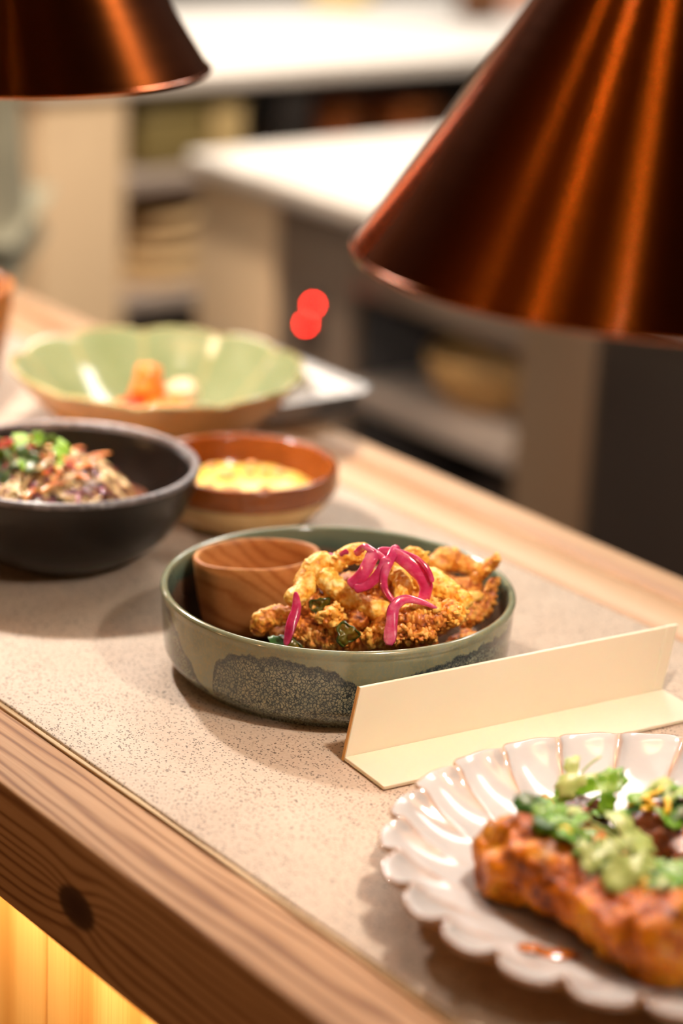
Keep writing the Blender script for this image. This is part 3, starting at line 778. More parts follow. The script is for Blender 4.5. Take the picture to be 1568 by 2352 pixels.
for k, (lx, ly, lz, c) in enumerate(spots):
    p = GC + RIGHT * lx * 1.35 + AWAY * ly * 1.2 + Vector((0, 0, lz + .001))
    o = mesh('pickled_vegetable', lump(0.0122 if k < 10 else 0.0085, k + 20, 1.1, .9, .8, .5, 20, 12), kim[c].m, None, p); o.rotation_euler = (0, 0, k)
    tag(o, names[k], 'vegetable', 'pickled vegetables in the green bowl')

# wooden vessel at the left edge
acac = wood('acacia', srgb(84, 40, 12), srgb(150, 84, 30), srgb(190, 120, 56), 'Z', 0.7, 0.35, coat=0.3, rings=110)
VC = Vector((-1.478, 0.846, 0)) - RIGHT * 0.062
vp = [(0, 0), (0.038, 0), (0.041, 0.002), (0.050, 0.03), (0.057, 0.065), (0.061, 0.099), (0.0605, 0.1015), (0.056, 0.1015), (0.0545, 0.099), (0.050, 0.065), (0.043, 0.03), (0.035, 0.008), (0, 0.006)]
tag(mesh('wooden_tub', lathe(vp, 96), acac, None, VC), 'tall flared brown wooden tub cut off by the left edge of the picture', 'tub')

# ------------------------------------------------------------------ folded cream sign
sg = Mat('cream_acrylic', rough=0.38, Subsurface_Weight=0.15); sg.set('Subsurface Scale', 0.006); sg.set('Base Color', sg.ramp(sg.noise(8, 3), [(0.3, srgb(236, 222, 194)), (0.7, srgb(242, 230, 204))])); sg.bump(sg.noise(700, 2), 0.05, 0.0002)
sgd = Mat('cut_edge', srgb(214, 164, 96), 0.4); sgd.bump(sgd.noise(300, 2), 0.05, 0.0003)
SL = Vector((0.0222, 0.2072, 0)).normalized(); SN = Vector((SL.y, -SL.x, 0))     # along, and foot direction
SO = Vector((-0.8687, 0.6932, 0.0006)); LL = 0.2095
so = empty('label_holder', SO, 0, 'blank cream L-shaped card holder standing between the dish and the plate', 'sign')


def sg_pt(a, b, c): return SL * a + SN * b + Vector((0, 0, c))


def sheet(p00, p10, p11, p01, t):
    n = (p10 - p00).cross(p01 - p00).normalized() * t
    v = [p00, p10, p11, p01, p00 + n, p10 + n, p11 + n, p01 + n]
    return v, [(3, 2, 1, 0), (4, 5, 6, 7), (0, 1, 5, 4), (1, 2, 6, 5), (2, 3, 7, 6), (3, 0, 4, 7)]


lean = -0.003; sh = 0.0095; HS = 0.0385
pl = mesh('upright_plate', sheet(sg_pt(0, 0, 0), sg_pt(LL - 0.008, 0, 0), sg_pt(LL - 0.008 + sh, lean, HS), sg_pt(sh, lean, HS), -0.0022), sg.m, so, smooth=False); bev(pl, 0.0005, 2)
pe = mesh('end_strip', sheet(sg_pt(LL - 0.0078, 0, 0), sg_pt(LL, 0, 0), sg_pt(LL + sh, lean, HS), sg_pt(LL - 0.0078 + sh, lean, HS), -0.0026), sg.m, so, smooth=False); bev(pe, 0.0005, 2)
ft = mesh('foot_plate', sheet(sg_pt(0, 0.0, 0), sg_pt(0, 0.0385, 0), sg_pt(LL, 0.0385, 0), sg_pt(LL, 0.0, 0), 0.0022), sg.m, so, smooth=False); bev(ft, 0.0005, 2)
ce = mesh('cut_edge', merge(sheet(sg_pt(-.0003, 0, 0), sg_pt(-.0003 + sh, lean, HS), sg_pt(-.0003 + sh, lean - .0022, HS), sg_pt(-.0003, -.0022, 0), 0.0003)), sgd.m, so, smooth=False)
tag(ce, 'amber cut edge of the upright plate')

# ------------------------------------------------------------------ scalloped plate
PC = Vector((-0.6625, 0.7300, 0)); NP = 25
plm = Mat('pearl_glaze', rough=0.12); rg = plm.attr('ridge')
pc = plm.ramp(plm.noise(30, 4), [(0.3, srgb(186, 183, 180)), (0.7, srgb(200, 197, 194))])
plm.set('Base Color', plm.mix(rg, pc, srgb(170, 122, 84))); plm.set('Coat Weight', 0.15); plm.set('Coat Roughness', 0.04)
plm.bump(plm.noise(40, 3), 0.06, 0.001)
plo = Mat('raw_underside', srgb(186, 140, 88), 0.6); plo.bump(plo.noise(300, 3), 0.1, 0.0004)


def pph(a, r):   # petal phase with a slight swirl towards the centre
    return NP * (a - 2.5 * max(0, 0.134 - r)) / 2 - 1.156


def plobe(a, r): return abs(math.sin(pph(a, r)))


def p_r(a, r, z):
    w = max(0, min(1, (r - 0.10) / 0.035)) ** 1.5; return r * (1 - 0.066 * w * (1 - plobe(a, r)) ** 2.2)


def p_z(a, r, z):
    w = max(0, min(1, (r - 0.097) / 0.02)); l = plobe(a, r)
    return z + w * (0.0024 * (1 - l) ** 4 - 0.0012 * l * l)


pin = [(0.139, 0.0235), (0.1398, 0.0249), (0.1392, 0.0262), (0.1375, 0.0262), (0.134, 0.0238), (0.129, 0.0208), (0.122, 0.0175), (0.115, 0.015), (0.108, 0.0130), (0.101, 0.0114), (0.094, 0.0100), (0.086, 0.0088), (0.07, 0.0078), (0.04, 0.0072), (0, 0.007)]
pout = [(0, 0.0025), (0.07, 0.0025), (0.073, 0), (0.078, 0), (0.081, 0.003), (0.095, 0.0062), (0.11, 0.0102), (0.125, 0.0162), (0.135, 0.0212), (0.139, 0.0235)]
plate = empty('scalloped_plate', PC, 0, 'pearl white scalloped plate with brown ridges holding glazed meat', 'plate')
PS = 450
mesh('underside', lathe(pout, PS, p_r, p_z), plo.m, plate)
ra = []
for (r, z) in pin:
    for k in range(1 if r < 1e-6 else PS):
        a = 2 * math.pi * k / PS; l = plobe(a, r); w = max(0, min(1, (r - 0.096) / 0.015))
        ra.append(max(0.85 if (0.0235 < z and r > 0.1385) else 0.0, w * max(0, 1 - l / 0.22) * 0.85))
mesh('glazed_face', lathe(pin, PS, p_r, p_z), plm.m, plate, attrs={'ridge': ra})

# ------------------------------------------------------------------ glazed meat, herbs, zest
meat = Mat('glazed_meat', rough=0.3)
mc = meat.ramp(meat.noise(70, 5, 0.65, dist=0.6), [(0.28, srgb(74, 28, 2)), (0.40, srgb(152, 72, 2)), (0.54, srgb(200, 112, 6)), (0.7, srgb(218, 154, 36))])
mc = meat.mix(meat.ramp(meat.noise(38, 4, 0.6, vec=meat.map(loc=(3, 1, 2))), [(0.56, 0.0), (0.68, 0.85)]), mc, srgb(40, 20, 14))
meat.set('Base Color', mc); meat.set('Specular IOR Level', 0.12); meat.set('Coat Weight', 0.35); meat.set('Coat Roughness', 0.06); meat.set('Subsurface Weight', 0.0)
meat.bump(meat.noise(260, 4, 0.6), 0.7, 0.0018, True)
chm = Mat('charred_meat', rough=0.2)
chm.set('Base Color', chm.ramp(chm.noise(90, 5, 0.65), [(0.3, srgb(36, 18, 12)), (0.48, srgb(92, 42, 22)), (0.62, srgb(160, 84, 42)), (0.75, srgb(204, 140, 92))]))
chm.set('Coat Weight', 0.8); chm.set('Coat Roughness', 0.12); chm.bump(chm.noise(260, 4, 0.6), 0.7, 0.0018, True)


def meat_disp(seed, a1=0.005, a2=0.0022, s1=45, s2=150):
    off = Vector((seed * 3.1, seed * 1.7, 0))
    def d(q, rr):
        v1 = mn.noise(q * s1 + off); v2 = mn.voronoi(q * s2 + off)[0][0]; v3 = mn.noise(q * 120 - off); v4 = mn.noise(q * 300 - off)
        return a1 * v1 + a2 * (0.45 - v2) + 0.0032 * v3 + 0.0010 * v4
    return d


def meat_piece(pts, r, flat, m, label, seed, **kw):
    P = [Vector(p) for p in pts]
    vf = tube(P, r, 150, 72, flat, disp=meat_disp(seed, **kw))
    vv = [Vector((q.x, q.y, max(q.z, 0.0079 + 0.0006 * mn.noise(q * 90)))) for q in vf[0]]
    o = mesh('glazed_meat', (vv, vf[1]), m, None, PC)
    tag(o, label, 'meat', 'glazed meat pieces on the scalloped plate'); return o, (vv, vf[1])


mp = []
mp.append(meat_piece([(-.066, -.060, .022), (-.04, -.060, .024), (0, -.062, .024), (.035, -.060, .024), (.07, -.052, .022)], lambda t: .021 + .004 * math.sin(t * 9), .85, meat.m,
                     'long glazed golden-brown meat piece nearest the front of the plate', 1))
mp.append(meat_piece([(.05, -.058, .020), (.085, -.035, .022), (.108, -.01, .02)], .020, .8, meat.m, 'glazed meat piece at the right edge of the picture', 2))
mp.append(meat_piece([(-.040, .018, .022), (-.01, .012, .024), (.03, .01, .024), (.075, .02, .022)], lambda t: .023 + .003 * math.sin(t * 11), .8, chm.m, 'dark charred glazed meat piece at the back of the plate', 3))
mp.append(meat_piece([(-.066, .008, .017), (-.062, -.008, .018), (-.060, -.016, .015)], .0115, 1.1, chm.m, 'small charred meat chunk under the parsley at the back', 4, a1=.003))
mp.append(meat_piece([(-.083, -.006, .015), (-.079, -.017, .017), (-.076, -.024, .015)], .0105, 1.0, meat.m, 'small browned meat chunk nearest the plate rim', 5, a1=.003))
mp.append(meat_piece([(-.052, -.030, .016), (-.02, -.025, .018), (.02, -.028, .018), (.055, -.022, .018)], .013, .9, meat.m, 'low glazed meat strip between the two long pieces', 6))
V = []; F = []
for o, (v, f) in mp:
    k = len(V); V += [q + PC for q in v]; F += [tuple(i + k for i in q) for q in f]
bvh = BVHTree.FromPolygons(V, F)


def ontop(x, y, dz=0.001):
    hit = bvh.ray_cast(Vector((x, y, 0.3)), Vector((0, 0, -1)))
    return (hit[0] + Vector((0, 0, dz)), hit[1]) if hit[0] else (Vector((x, y, 0.009 + dz)), Vector((0, 0, 1)))


def leafmat(name, a, b):
    m = Mat(name, rough=0.38, Subsurface_Weight=0.0)
    m.set('Base Color', m.mix(m.rnd(), m.ramp(m.noise(150, 3), [(0.35, a), (0.65, b)]), m.ramp(m.noise(130, 3), [(0.35, b), (0.7, a)])))
    m.set('Transmission Weight', 0.0); m.bump(m.noise(350, 3), 0.4, 0.0006); return m.m


leaf_g = leafmat('parsley_green', srgb(58, 112, 8), srgb(118, 166, 30))
leaf_p = leafmat('parsley_underside', srgb(138, 156, 76), srgb(172, 184, 108))
leaf_d = leafmat('dark_herb', srgb(24, 62, 14), srgb(50, 100, 26))


def leaf_mesh(L, seed, curl=0.3, lobes=3):
    """flat-leaf parsley: pointed lobes with toothed margins, domed and wrinkled, with thickness"""
    rr = random.Random(seed); pts = []
    n = 44
    for i in range(n):
        a = -2.5 + 5.0 * i / (n - 1)
        l = 0.42 + 0.58 * abs(math.cos(a * lobes / 2.15)) ** 0.8 * (1 - 0.12 * abs(a))
        l *= 1 + 0.10 * (1 if i % 4 == 2 else (-0.6 if i % 4 == 0 else 0)) + rr.uniform(-.03, .03)
        pts.append((math.cos(a) * l, math.sin(a) * l * 0.95))
    v = []; f = []
    rings = 4
    def zz(x, y): return L * (curl * (0.25 - 0.35 * (x * x + y * y)) + 0.07 * math.sin(x * 5 + seed) * math.cos(y * 6 + seed * 2))
    for s in (0, 1):
        base = len(v); v.append((0, 0, zz(0, 0) - s * 0.0004))
        for q in range(1, rings + 1):
            for (x, y) in pts:
                k = q / rings; v.append((x * k * L, y * k * L, zz(x * k, y * k) - s * 0.0004))
        for i in range(n - 1):
            t = (base, base + 1 + i, base + 2 + i); f.append(t if s == 0 else t[::-1])
            for q in range(rings - 1):
                a0 = base + 1 + q * n + i; b0 = a0 + n; t = (a0, b0, b0 + 1, a0 + 1); f.append(t if s == 0 else t[::-1])
    m1 = 1 + (rings - 1) * n; m2 = m1 + 1 + rings * n
    for i in range(n - 1): f.append((m1 + i, m2 + i, m2 + i + 1, m1 + i + 1))
    return v, f


def facing(up, cam_, side, spin):
    nrm = (Vector((0, 0, up)) + tocam * cam_ + RIGHT * side).normalized()
    return (nrm.to_track_quat('Z', 'Y').to_matrix() @ Matrix.Rotation(spin, 3, 'Z')).to_euler()


def add_leaf(p, L, rotm, mat, label, seed, group, stem=True, name='parsley_leaf', cat='herb', lobes=3, curl=.3):
    o = mesh(name, leaf_mesh(L, seed, curl, lobes), mat, None, p); o.rotation_euler = rotm
    if stem:
        mesh('stem', tube([(-L * .1, 0, 0), (-L * .7, .0, -.0006), (-L * 1.2, L * .1, -.001)], 0.0006, 8, 6), mat, o)
    tag(o, label, cat, group); return o


GP = 'parsley leaves on the glazed meat'
big = [((-.0735, .004, .047), .0125, (R(50), R(-30), R(190)), 0, 'large upright parsley leaf nearest the plate rim'),
       ((-.069, -.003, .040), .0105, (R(55), R(10), R(235)), 1, 'pale parsley leaf just below the tallest leaf'),
       ((-.0555, .000, .040), .0115, (R(-60), R(20), R(60)), 0, 'parsley sprig standing in the middle of the back pieces'),
       ((-.048, .004, .034), .009, (R(60), R(0), R(300)), 0, 'parsley leaf hanging over the dark chunk'),
       ((-.0415, .010, .044), .0095, (R(60), R(-40), R(30)), 0, 'dark green parsley leaf near the yellow zest at the back'),
       ((-.058, -.034, .043), .0105, (R(45), R(10), R(20)), 0, 'smooth green parsley leaf lying over the gap'),
       ((-.036, -.052, .046), .009, (R(25), R(-20), R(140)), 0, 'green parsley leaf at the left end of the herb row'),
       ((-.010, -.030, .045), .013, (R(20), R(-20), R(-40)), 1, 'big pale parsley leaf turned over in the herb row'),
       ((.004, -.036, .047), .012, (R(30), R(-15), R(-60)), 1, 'second pale overturned parsley leaf in the herb row'),
       ((.020, -.058, .047), .012, (R(40), R(20), R(-80)), 1, 'broad pale parsley leaf nearest the camera'),
       ((-.016, -.054, .048), .009, (R(30), R(10), R(200)), 0, 'glossy parsley leaf in the middle of the front meat'),
       ((.004, -.062, .047), .0085, (R(40), R(0), R(260)), 1, 'small light parsley leaf on the front meat'),
       ((.028, -.040, .046), .010, (R(30), R(-20), R(10)), 0, 'parsley leaf at the right end of the herb row')]
for k, (p, L, e, c, lab) in enumerate(big):
    p = PC + Vector(p); L *= 1.25; q, nn = ontop(p.x, p.y); p.z = min(p.z, q.z + L * 0.75)
    rk = random.Random(k + 70); add_leaf(p, L, facing(.8, .75 if k < 5 else .45, rk.uniform(-.35, .35), e[2]), (leaf_g, leaf_p)[c], lab, k + 1, GP, lobes=3 if k % 3 else 2)
rd = random.Random(21)
for k in range(84):
    if k < 62: x = -.045 + .10 * rd.random(); y = -.060 + 0.030 * rd.random()
    else: x = -.055 + .05 * rd.random(); y = -.006 + .022 * rd.random()
    q, nn = ontop(PC.x + x, PC.y + y, 0.0022)
    add_leaf(q + Vector((0, 0, .002)), rd.uniform(.005, .010), facing(1, rd.uniform(-.3, .8), rd.uniform(-.6, .6), rd.uniform(0, 6.28)), (leaf_g, leaf_g, leaf_d, leaf_p)[k % 4],
             '%s torn parsley piece in the %s herb row on the glazed meat' % (('bright green', 'bright green', 'dark green', 'pale green')[k % 4], 'front' if k < 62 else 'back'), k + 40,
             '%s torn parsley pieces in the %s row' % (('bright', 'bright', 'dark', 'pale')[k % 4], 'front' if k < 62 else 'back'), stem=False, lobes=2 + k % 2)
zm = Mat('lemon_zest', srgb(236, 186, 40), 0.45); zm.bump(zm.noise(600, 2), 0.4, 0.0004)
for k in range(40):
    if k < 20: x = -.035 + .07 * rd.random(); y = -.062 + .03 * rd.random()
    else: x = -.045 + .035 * rd.random(); y = -.014 + .03 * rd.random()
    q, nn = ontop(PC.x + x, PC.y + y, 0.0045 if k > 10 else .003); L = rd.uniform(.003, .006)
    o = mesh('lemon_zest', tube([(-L, 0, -.0004), (0, L * rd.uniform(-.4, .4), .0008), (L, L * rd.uniform(-.4, .4), 0)], rd.uniform(.0012, .0019), 8, 6, .6), zm.m, None, q)
    o.rotation_euler = (rd.uniform(-.5, .5), rd.uniform(-.5, .5), rd.uniform(0, 6.28)); tag(o, 'curl of yellow lemon zest on the %s' % ('front glazed meat' if k < 20 else 'dark meat at the back'), 'zest', 'lemon zest on the %s meat' % ('front' if k < 20 else 'back'))
sauce = Mat('brown_sauce', srgb(190, 104, 24), 0.08, Coat_Weight=0.6); sauce.bump(sauce.noise(100, 2), 0.05, 0.0005)
for k, (sx, sy, sl, sw, lab) in enumerate(((.0065, -.098, .006, .9, 'amber sauce drop on the front of the plate'), (.013, -.090, .012, .45, 'streak of amber sauce beside the meat'), (.058, -.104, .009, .5, 'sauce smear near the right front rim of the plate'))):
    z = 0.0122 if k == 0 else (0.0098 if k == 1 else .0135)
    o = mesh('sauce_drop', lump(sl, k, 1, sw, .12, .25, 20, 8), sauce.m, None, PC + Vector((sx, sy, z))); o.rotation_euler = (R(-9), 0, R(50)); tag(o, lab, 'sauce')

# ------------------------------------------------------------------ fried squid in the dish
def batter(name, cols, rough=0.5):
    m = Mat(name, rough=rough, Subsurface_Weight=0.12); m.set('Subsurface Scale', 0.003); m.set('Subsurface Radius', (1, .5, .2))
    f = m.math('ADD', m.math('MULTIPLY', m.noise(170, 5, 0.65), 0.65), m.math('MULTIPLY', m.attr('lump'), 0.35))
    c = m.ramp(f, [(0.30, cols[0]), (0.42, cols[1]), (0.55, cols[2]), (0.68, cols[3])])
    sp_ = m.voro(420); sm = m.voro(420, out=1)
    dots = m.math('MULTIPLY', m.ramp(sp_, [(0.12, 1.0), (0.22, 0.0)]), m.ramp(m.sep(sm)[0], [(0.86, 0.0), (0.9, 1.0)]))
    m.set('Base Color', m.mix(m.math('MULTIPLY', dots, 0.5), c, srgb(110, 52, 14)))
    m.bump(m.noise(900, 4, 0.6), 0.5, 0.0006); m.set('Coat Weight', 0.15); m.set('Coat Roughness', 0.25); return m.m


bat_y = batter('pale_batter', (srgb(206, 120, 26), srgb(236, 164, 46), srgb(246, 196, 84), srgb(250, 220, 140)))
bat_g = batter('golden_batter', (srgb(160, 80, 14), srgb(212, 124, 28), srgb(236, 162, 54), srgb(246, 198, 100)))
bat_b = batter('brown_batter', (srgb(96, 40, 8), srgb(164, 82, 18), srgb(208, 126, 38), srgb(236, 178, 88)))


def fried(pts, r, mat, label, seed, rough=1.0, n=None, seg=56, flat=1.0, name='fried_squid'):
    P = [Vector(p) * 0.001 for p in pts]
    L = sum((a - b).length for a, b in zip(P, P[1:]))
    n = n or max(40, int(L / 0.00045)); lumps = []
    off = Vector((seed * 5.3, seed * 2.9, seed * 1.1))
    def dsp(q, rr):
        a = mn.noise(q * 110 + off); b_ = mn.noise(q * 45 + off)
        qq = q + Vector((mn.noise(q * 260), mn.noise(q * 260 + Vector((9, 0, 0))), mn.noise(q * 260 + Vector((0, 9, 0))))) * 0.0016
        vo = mn.voronoi(qq * 330 + off * 1.3)[0][0]; m1 = max(0.0, mn.noise(q * 70 - off) + 0.25)
        v2 = mn.voronoi(qq * 800 + off)[0][0]; t4 = mn.noise(q * 520 + off)
        lumps.append(max(0, min(1, 1.1 - vo * 1.2 + 0.35 * a)))
        return (0.0017 * a + 0.0024 * b_ + 0.0030 * (0.5 - vo) * m1 + 0.0009 * (0.45 - v2) + 0.0005 * t4) * rough
    vf = tube(P, r, n, seg, flat, disp=dsp)
    rr_ = random.Random(seed); extra = []; nv = len(vf[0])
    for _ in range(int(4 + 70 * max(0, rough - .8))):
        q = vf[0][rr_.randrange(seg, nv - seg)]; s_ = (.0006 + .0016 * rr_.random() ** 2) * (.6 + .35 * rough); k_ = rr_.random() * 50
        lv_, lf_ = lump(s_, k_, rr_.uniform(.7, 1.3), rr_.uniform(.7, 1.3), rr_.uniform(.5, 1.2), .9, 10, 6, 2.6)
        extra.append(([Vector(a_) + q for a_ in lv_], lf_))
    vf = merge(vf, *extra); lumps += [0.75] * (len(vf[0]) - len(lumps))
    o = mesh(name, vf, mat, None, DC, attrs={'lump': lumps})
    tag(o, label, 'fried squid', 'fried squid pieces in the sage dish'); return o


w = lambda a, b=0.0: (lambda t: a + b * math.sin(t * 7))
fried([(22, -27, 71), (28.6, -28.3, 65.5), (38.9, -23.3, 59.5), (48, -15, 54.3), (55.1, -2.7, 50)], lambda t: .0064 - .0006 * t, bat_y, 'long pale golden squid strip sloping across the front of the pile', 1, .75)
fried([(21.1, -52.8, 57.4), (22.8, -43.8, 60), (17.2, -34.7, 66), (17, -26.9, 72), (17.5, -19.2, 73)], lambda t: .0058 + .0014 * t, bat_y, 'pale golden squid strip arching down on the left of the pile', 2, .8)
fried([(21, -24.8, 72.0), (25, -16.7, 77.2), (29.9, -8.5, 78.8), (35.8, -5.5, 75.5)], .0052, bat_y, 'pale golden squid strip crowning the pile left of the onions', 3, .8)
fried([(33.8, 6.1, 78), (46, 3.8, 73.5), (55, 1, 66.5), (61.8, -4.3, 59), (65.2, -9.2, 51)], lambda t: .0062 - .001 * t, bat_y, 'pale golden squid strip running down behind the pink onions', 4, .75)
fried([(49, 12, 62), (56, 19, 65.5), (65, 24, 62.5), (75, 26.6, 60), (80, 27, 57)], w(.0062, .0008), bat_y, 'yellow squid piece right of the onions', 5, .9)
fried([(62, -16, 48), (71.6, -9.7, 53.2), (79.8, -1, 55.5), (85.4, 9.8, 57.6)], w(.0066, .0008), bat_b, 'dark brown crumbly squid piece at the front right of the pile', 6, 1.5)
fried([(80.1, 14.8, 61.8), (86.1, 11.3, 58.4), (91.2, 9.1, 53.7)], .0072, bat_g, 'stubby squid end resting on the front rim of the dish', 7, 1.3)
fried([(72.2, -20.5, 46.5), (80.2, -11.5, 49.2), (86.5, 0.8, 50.3)], .0050, bat_b, 'low brown crumb piece along the front rim', 8, 1.5)
fried([(8, -62.3, 34.9), (9.6, -59.7, 42.2), (11, -50.7, 45.2), (16.6, -40.3, 44.4)], .0048, bat_g, 'thin golden squid loop beside the wooden cup', 9, 1.0)
fried([(28.3, -54.1, 38.1), (33.3, -42.8, 42.3), (42.9, -37.3, 40.8), (54.2, -29.1, 41)], w(.0090, .001), bat_b, 'brown crumbly squid piece low in the front of the pile', 10, 1.6)
fried([(17, -43.4, 46.5), (24.4, -31.1, 49.7), (36.8, -22.7, 49.2), (51, -18.5, 48.7)], w(.0085, .001), bat_b, 'brown squid piece under the pale front strip', 11, 1.5)
fried([(43, -42, 48), (44.5, -38, 52.5), (48.5, -34, 53.5)], .0048, bat_g, 'craggy golden crumb knob left of the green pepper slice', 12, 1.6)
fried([(23, -1.5, 60.4), (36, -.9, 59.2), (46, -2, 54.8)], w(.0085, .001), bat_b, 'shaggy brown squid piece in the hollow under the onions', 13, 1.7)
fried([(7.9, 57.8, 53.5), (15, 67.7, 56.0), (22.1, 76.7, 52.9), (29.9, 83.3, 51.0)], w(.0064, .0006), bat_g, 'golden squid piece at the back right of the dish', 14, 1.1)
fried([(30.1, 70.6, 45.2), (35.9, 74.8, 53.5), (41.6, 77.2, 60.8), (45.9, 77.9, 66.9)], lambda t: .0056 - .003 * t, bat_g, 'squid tentacle sticking up over the right rim', 15, 1.1)
fried([(14, 50.8, 44.3), (22, 60.7, 44.2), (31.8, 70.6, 43.3), (37.6, 75.2, 45.8)], w(.0085, .001), bat_b, 'amber squid piece below the back right piece', 16, 1.2)
fried([(39.3, 50.6, 44.3), (45.1, 58.2, 45.7), (50.4, 64.8, 47.2)], .0030, bat_y, 'short thin pale squid stub at the right of the pile', 17, .5)
fried([(46.1, 76, 54.9), (46.6, 73.3, 47.7), (47.1, 69.4, 39.7), (50.3, 64.5, 33.7)], lambda t: .003 + .0035 * t, bat_b, 'brown tentacle curled against the right wall of the dish', 18, 1.2)
fried([(50.4, 46.5, 37.2), (53.3, 52.5, 38.1), (54.8, 60.1, 39.9)], .0066, bat_b, 'brown squid lump low at the right end of the pile', 19, 1.3)
fried([(29.9, 21.2, 71.5), (33.8, 26.4, 74.5), (37.6, 28.6, 72.6), (37.9, 28.8, 69.1)], .0032, bat_y, 'small golden nub peeking up behind the onions', 20, 1.1)
fried([(56, -22, 42), (55.5, -6, 41.5), (54.6, 13.2, 43.5)], w(.0105, .001), bat_b, 'dark brown squid piece buried in the front of the pile', 21, 1.5)
fried([(22, 14, 50), (31, 22.5, 56), (41, 29.1, 56)], w(.0100, .001), bat_g, 'golden squid piece in the middle of the pile behind the strips', 22, 1.3)
fried([(-4.4, -22.9, 36.4), (6.6, -4.6, 45.5), (17.5, 7.8, 54.5)], w(.0110, .001), bat_b, 'brown squid piece at the back left next to the wooden cup', 23, 1.3)
fried([(6, 8, 30), (16, 30, 32), (36, 56, 30)], .013, bat_b, 'brown squid piece at the bottom of the pile at the back', 24, 1.3)
fried([(25, -35, 26), (45, -12, 28), (58, 25, 28)], .0145, bat_b, 'brown squid piece at the bottom of the pile at the front', 25, 1.3)
fried([(-8, -40, 24), (5, -10, 26), (20, 12, 30)], .013, bat_b, 'brown squid piece at the bottom of the pile at the left', 26, 1.3)
fried([(63, -15, 55), (70, -10, 58.5), (77, -3, 60), (83, 6, 62)], .0030, bat_g, 'row of golden crumbs along the top of the dark piece', 27, 2.0)
fried([(57, 6, 55), (60, 16, 56), (70, 18, 55)], .0065, bat_b, 'brown crumbly bit under the yellow piece on the right', 28, 1.5)
fried([(59.5, -28, 41), (62.5, -20, 46), (66, -15, 44)], .006, bat_g, 'golden crumb lump behind the hanging onion strip', 29, 1.5)

fried([(56, 34, 22), (66, 40, 24), (66, 52, 24)], .0105, bat_b, 'dark brown squid piece on the dish floor by the right wall', 30, 1.4)
fried([(72, 18, 22), (78, 26, 26), (74, 36, 24)], .0095, bat_b, 'brown squid piece low in front of the right wall of the dish', 31, 1.4)

# green pepper slices and leaf
pep = Mat('green_pepper', rough=0.25); pep.set('Base Color', pep.ramp(pep.noise(120, 3), [(0.3, srgb(30, 44, 14)), (0.7, srgb(78, 88, 28))])); pep.set('Coat Weight', 0.4); pep.bump(pep.noise(200, 3), 0.2, 0.0006)
pepf = Mat('pepper_flesh', srgb(96, 84, 22), 0.3, Subsurface_Weight=0.2); pepf.bump(pepf.noise(300, 3), 0.4, 0.0006)


def pepper(p, r, e, label):
    o = empty('pepper_slice', DC + Vector(p) * 0.001, 0, label, 'pepper', 'green pepper slices in the sage dish'); o.rotation_euler = e
    pr = [(r + .0008 * math.cos(a), .0011 * math.sin(a)) for a in [i * math.pi / 4 for i in range(9)]]
    mesh('skin', lathe(pr, 36, lambda a, q, z: q * (1 + .16 * math.sin(3 * a + 1) + .07 * math.sin(7 * a)), lambda a, q, z: z + .0016 * math.sin(2 * a)), pep.m, o)
    mesh('flesh', lathe([(0, .0004), (r * .5, .0005), (r * .97, .0008), (r * .97, -.0008), (r * .5, -.0005), (0, -.0004)], 36, lambda a, q, z: q * (1 + .16 * math.sin(3 * a + 1) + .07 * math.sin(7 * a)), lambda a, q, z: z + .0016 * math.sin(2 * a) + .0009 * math.sin(5 * a + q * 1500)), pepf.m, o)


pepper((58.2, -38.5, 47.8), .0056, (R(80), R(15), R(62)), 'green pepper slice standing in the front of the pile')
pepper((33.4, -38, 55.0), .0050, (R(75), R(-30), R(70)), 'dark green pepper slice tucked under the left squid arch')
pepper((36.0, -62, 36.0), .0070, (R(55), R(0), R(45)), 'pale green pepper slice low by the front rim at the left')
add_leaf(DC + Vector((.0300, -.0680, .0385)), .008, (R(30), R(10), R(20)), leaf_d, 'dark green leaf at the front left rim of the sage dish', 77, None, stem=False, name='green_leaf', cat='leaf', lobes=1)

# pickled onion ribbons
oni = Mat('pickled_onion', rough=0.16, Subsurface_Weight=0.55); oni.set('Subsurface Scale', 0.004); oni.set('Subsurface Radius', (1, .25, .45))
onc = oni.ramp(oni.noise(1, 4, 0.6, oni.map((60, 60, 90))), [(0.3, srgb(160, 28, 68)), (0.5, srgb(196, 62, 108)), (0.72, srgb(224, 142, 164))])
oni.set('Base Color', oni.mix(oni.attr('edge'), onc, srgb(184, 26, 76))); oni.set('Coat Weight', 0.7); oni.set('Coat Roughness', 0.08)
oni.set('Transmission Weight', 0.12); oni.bump(oni.noise(400, 3), 0.3, 0.0004)


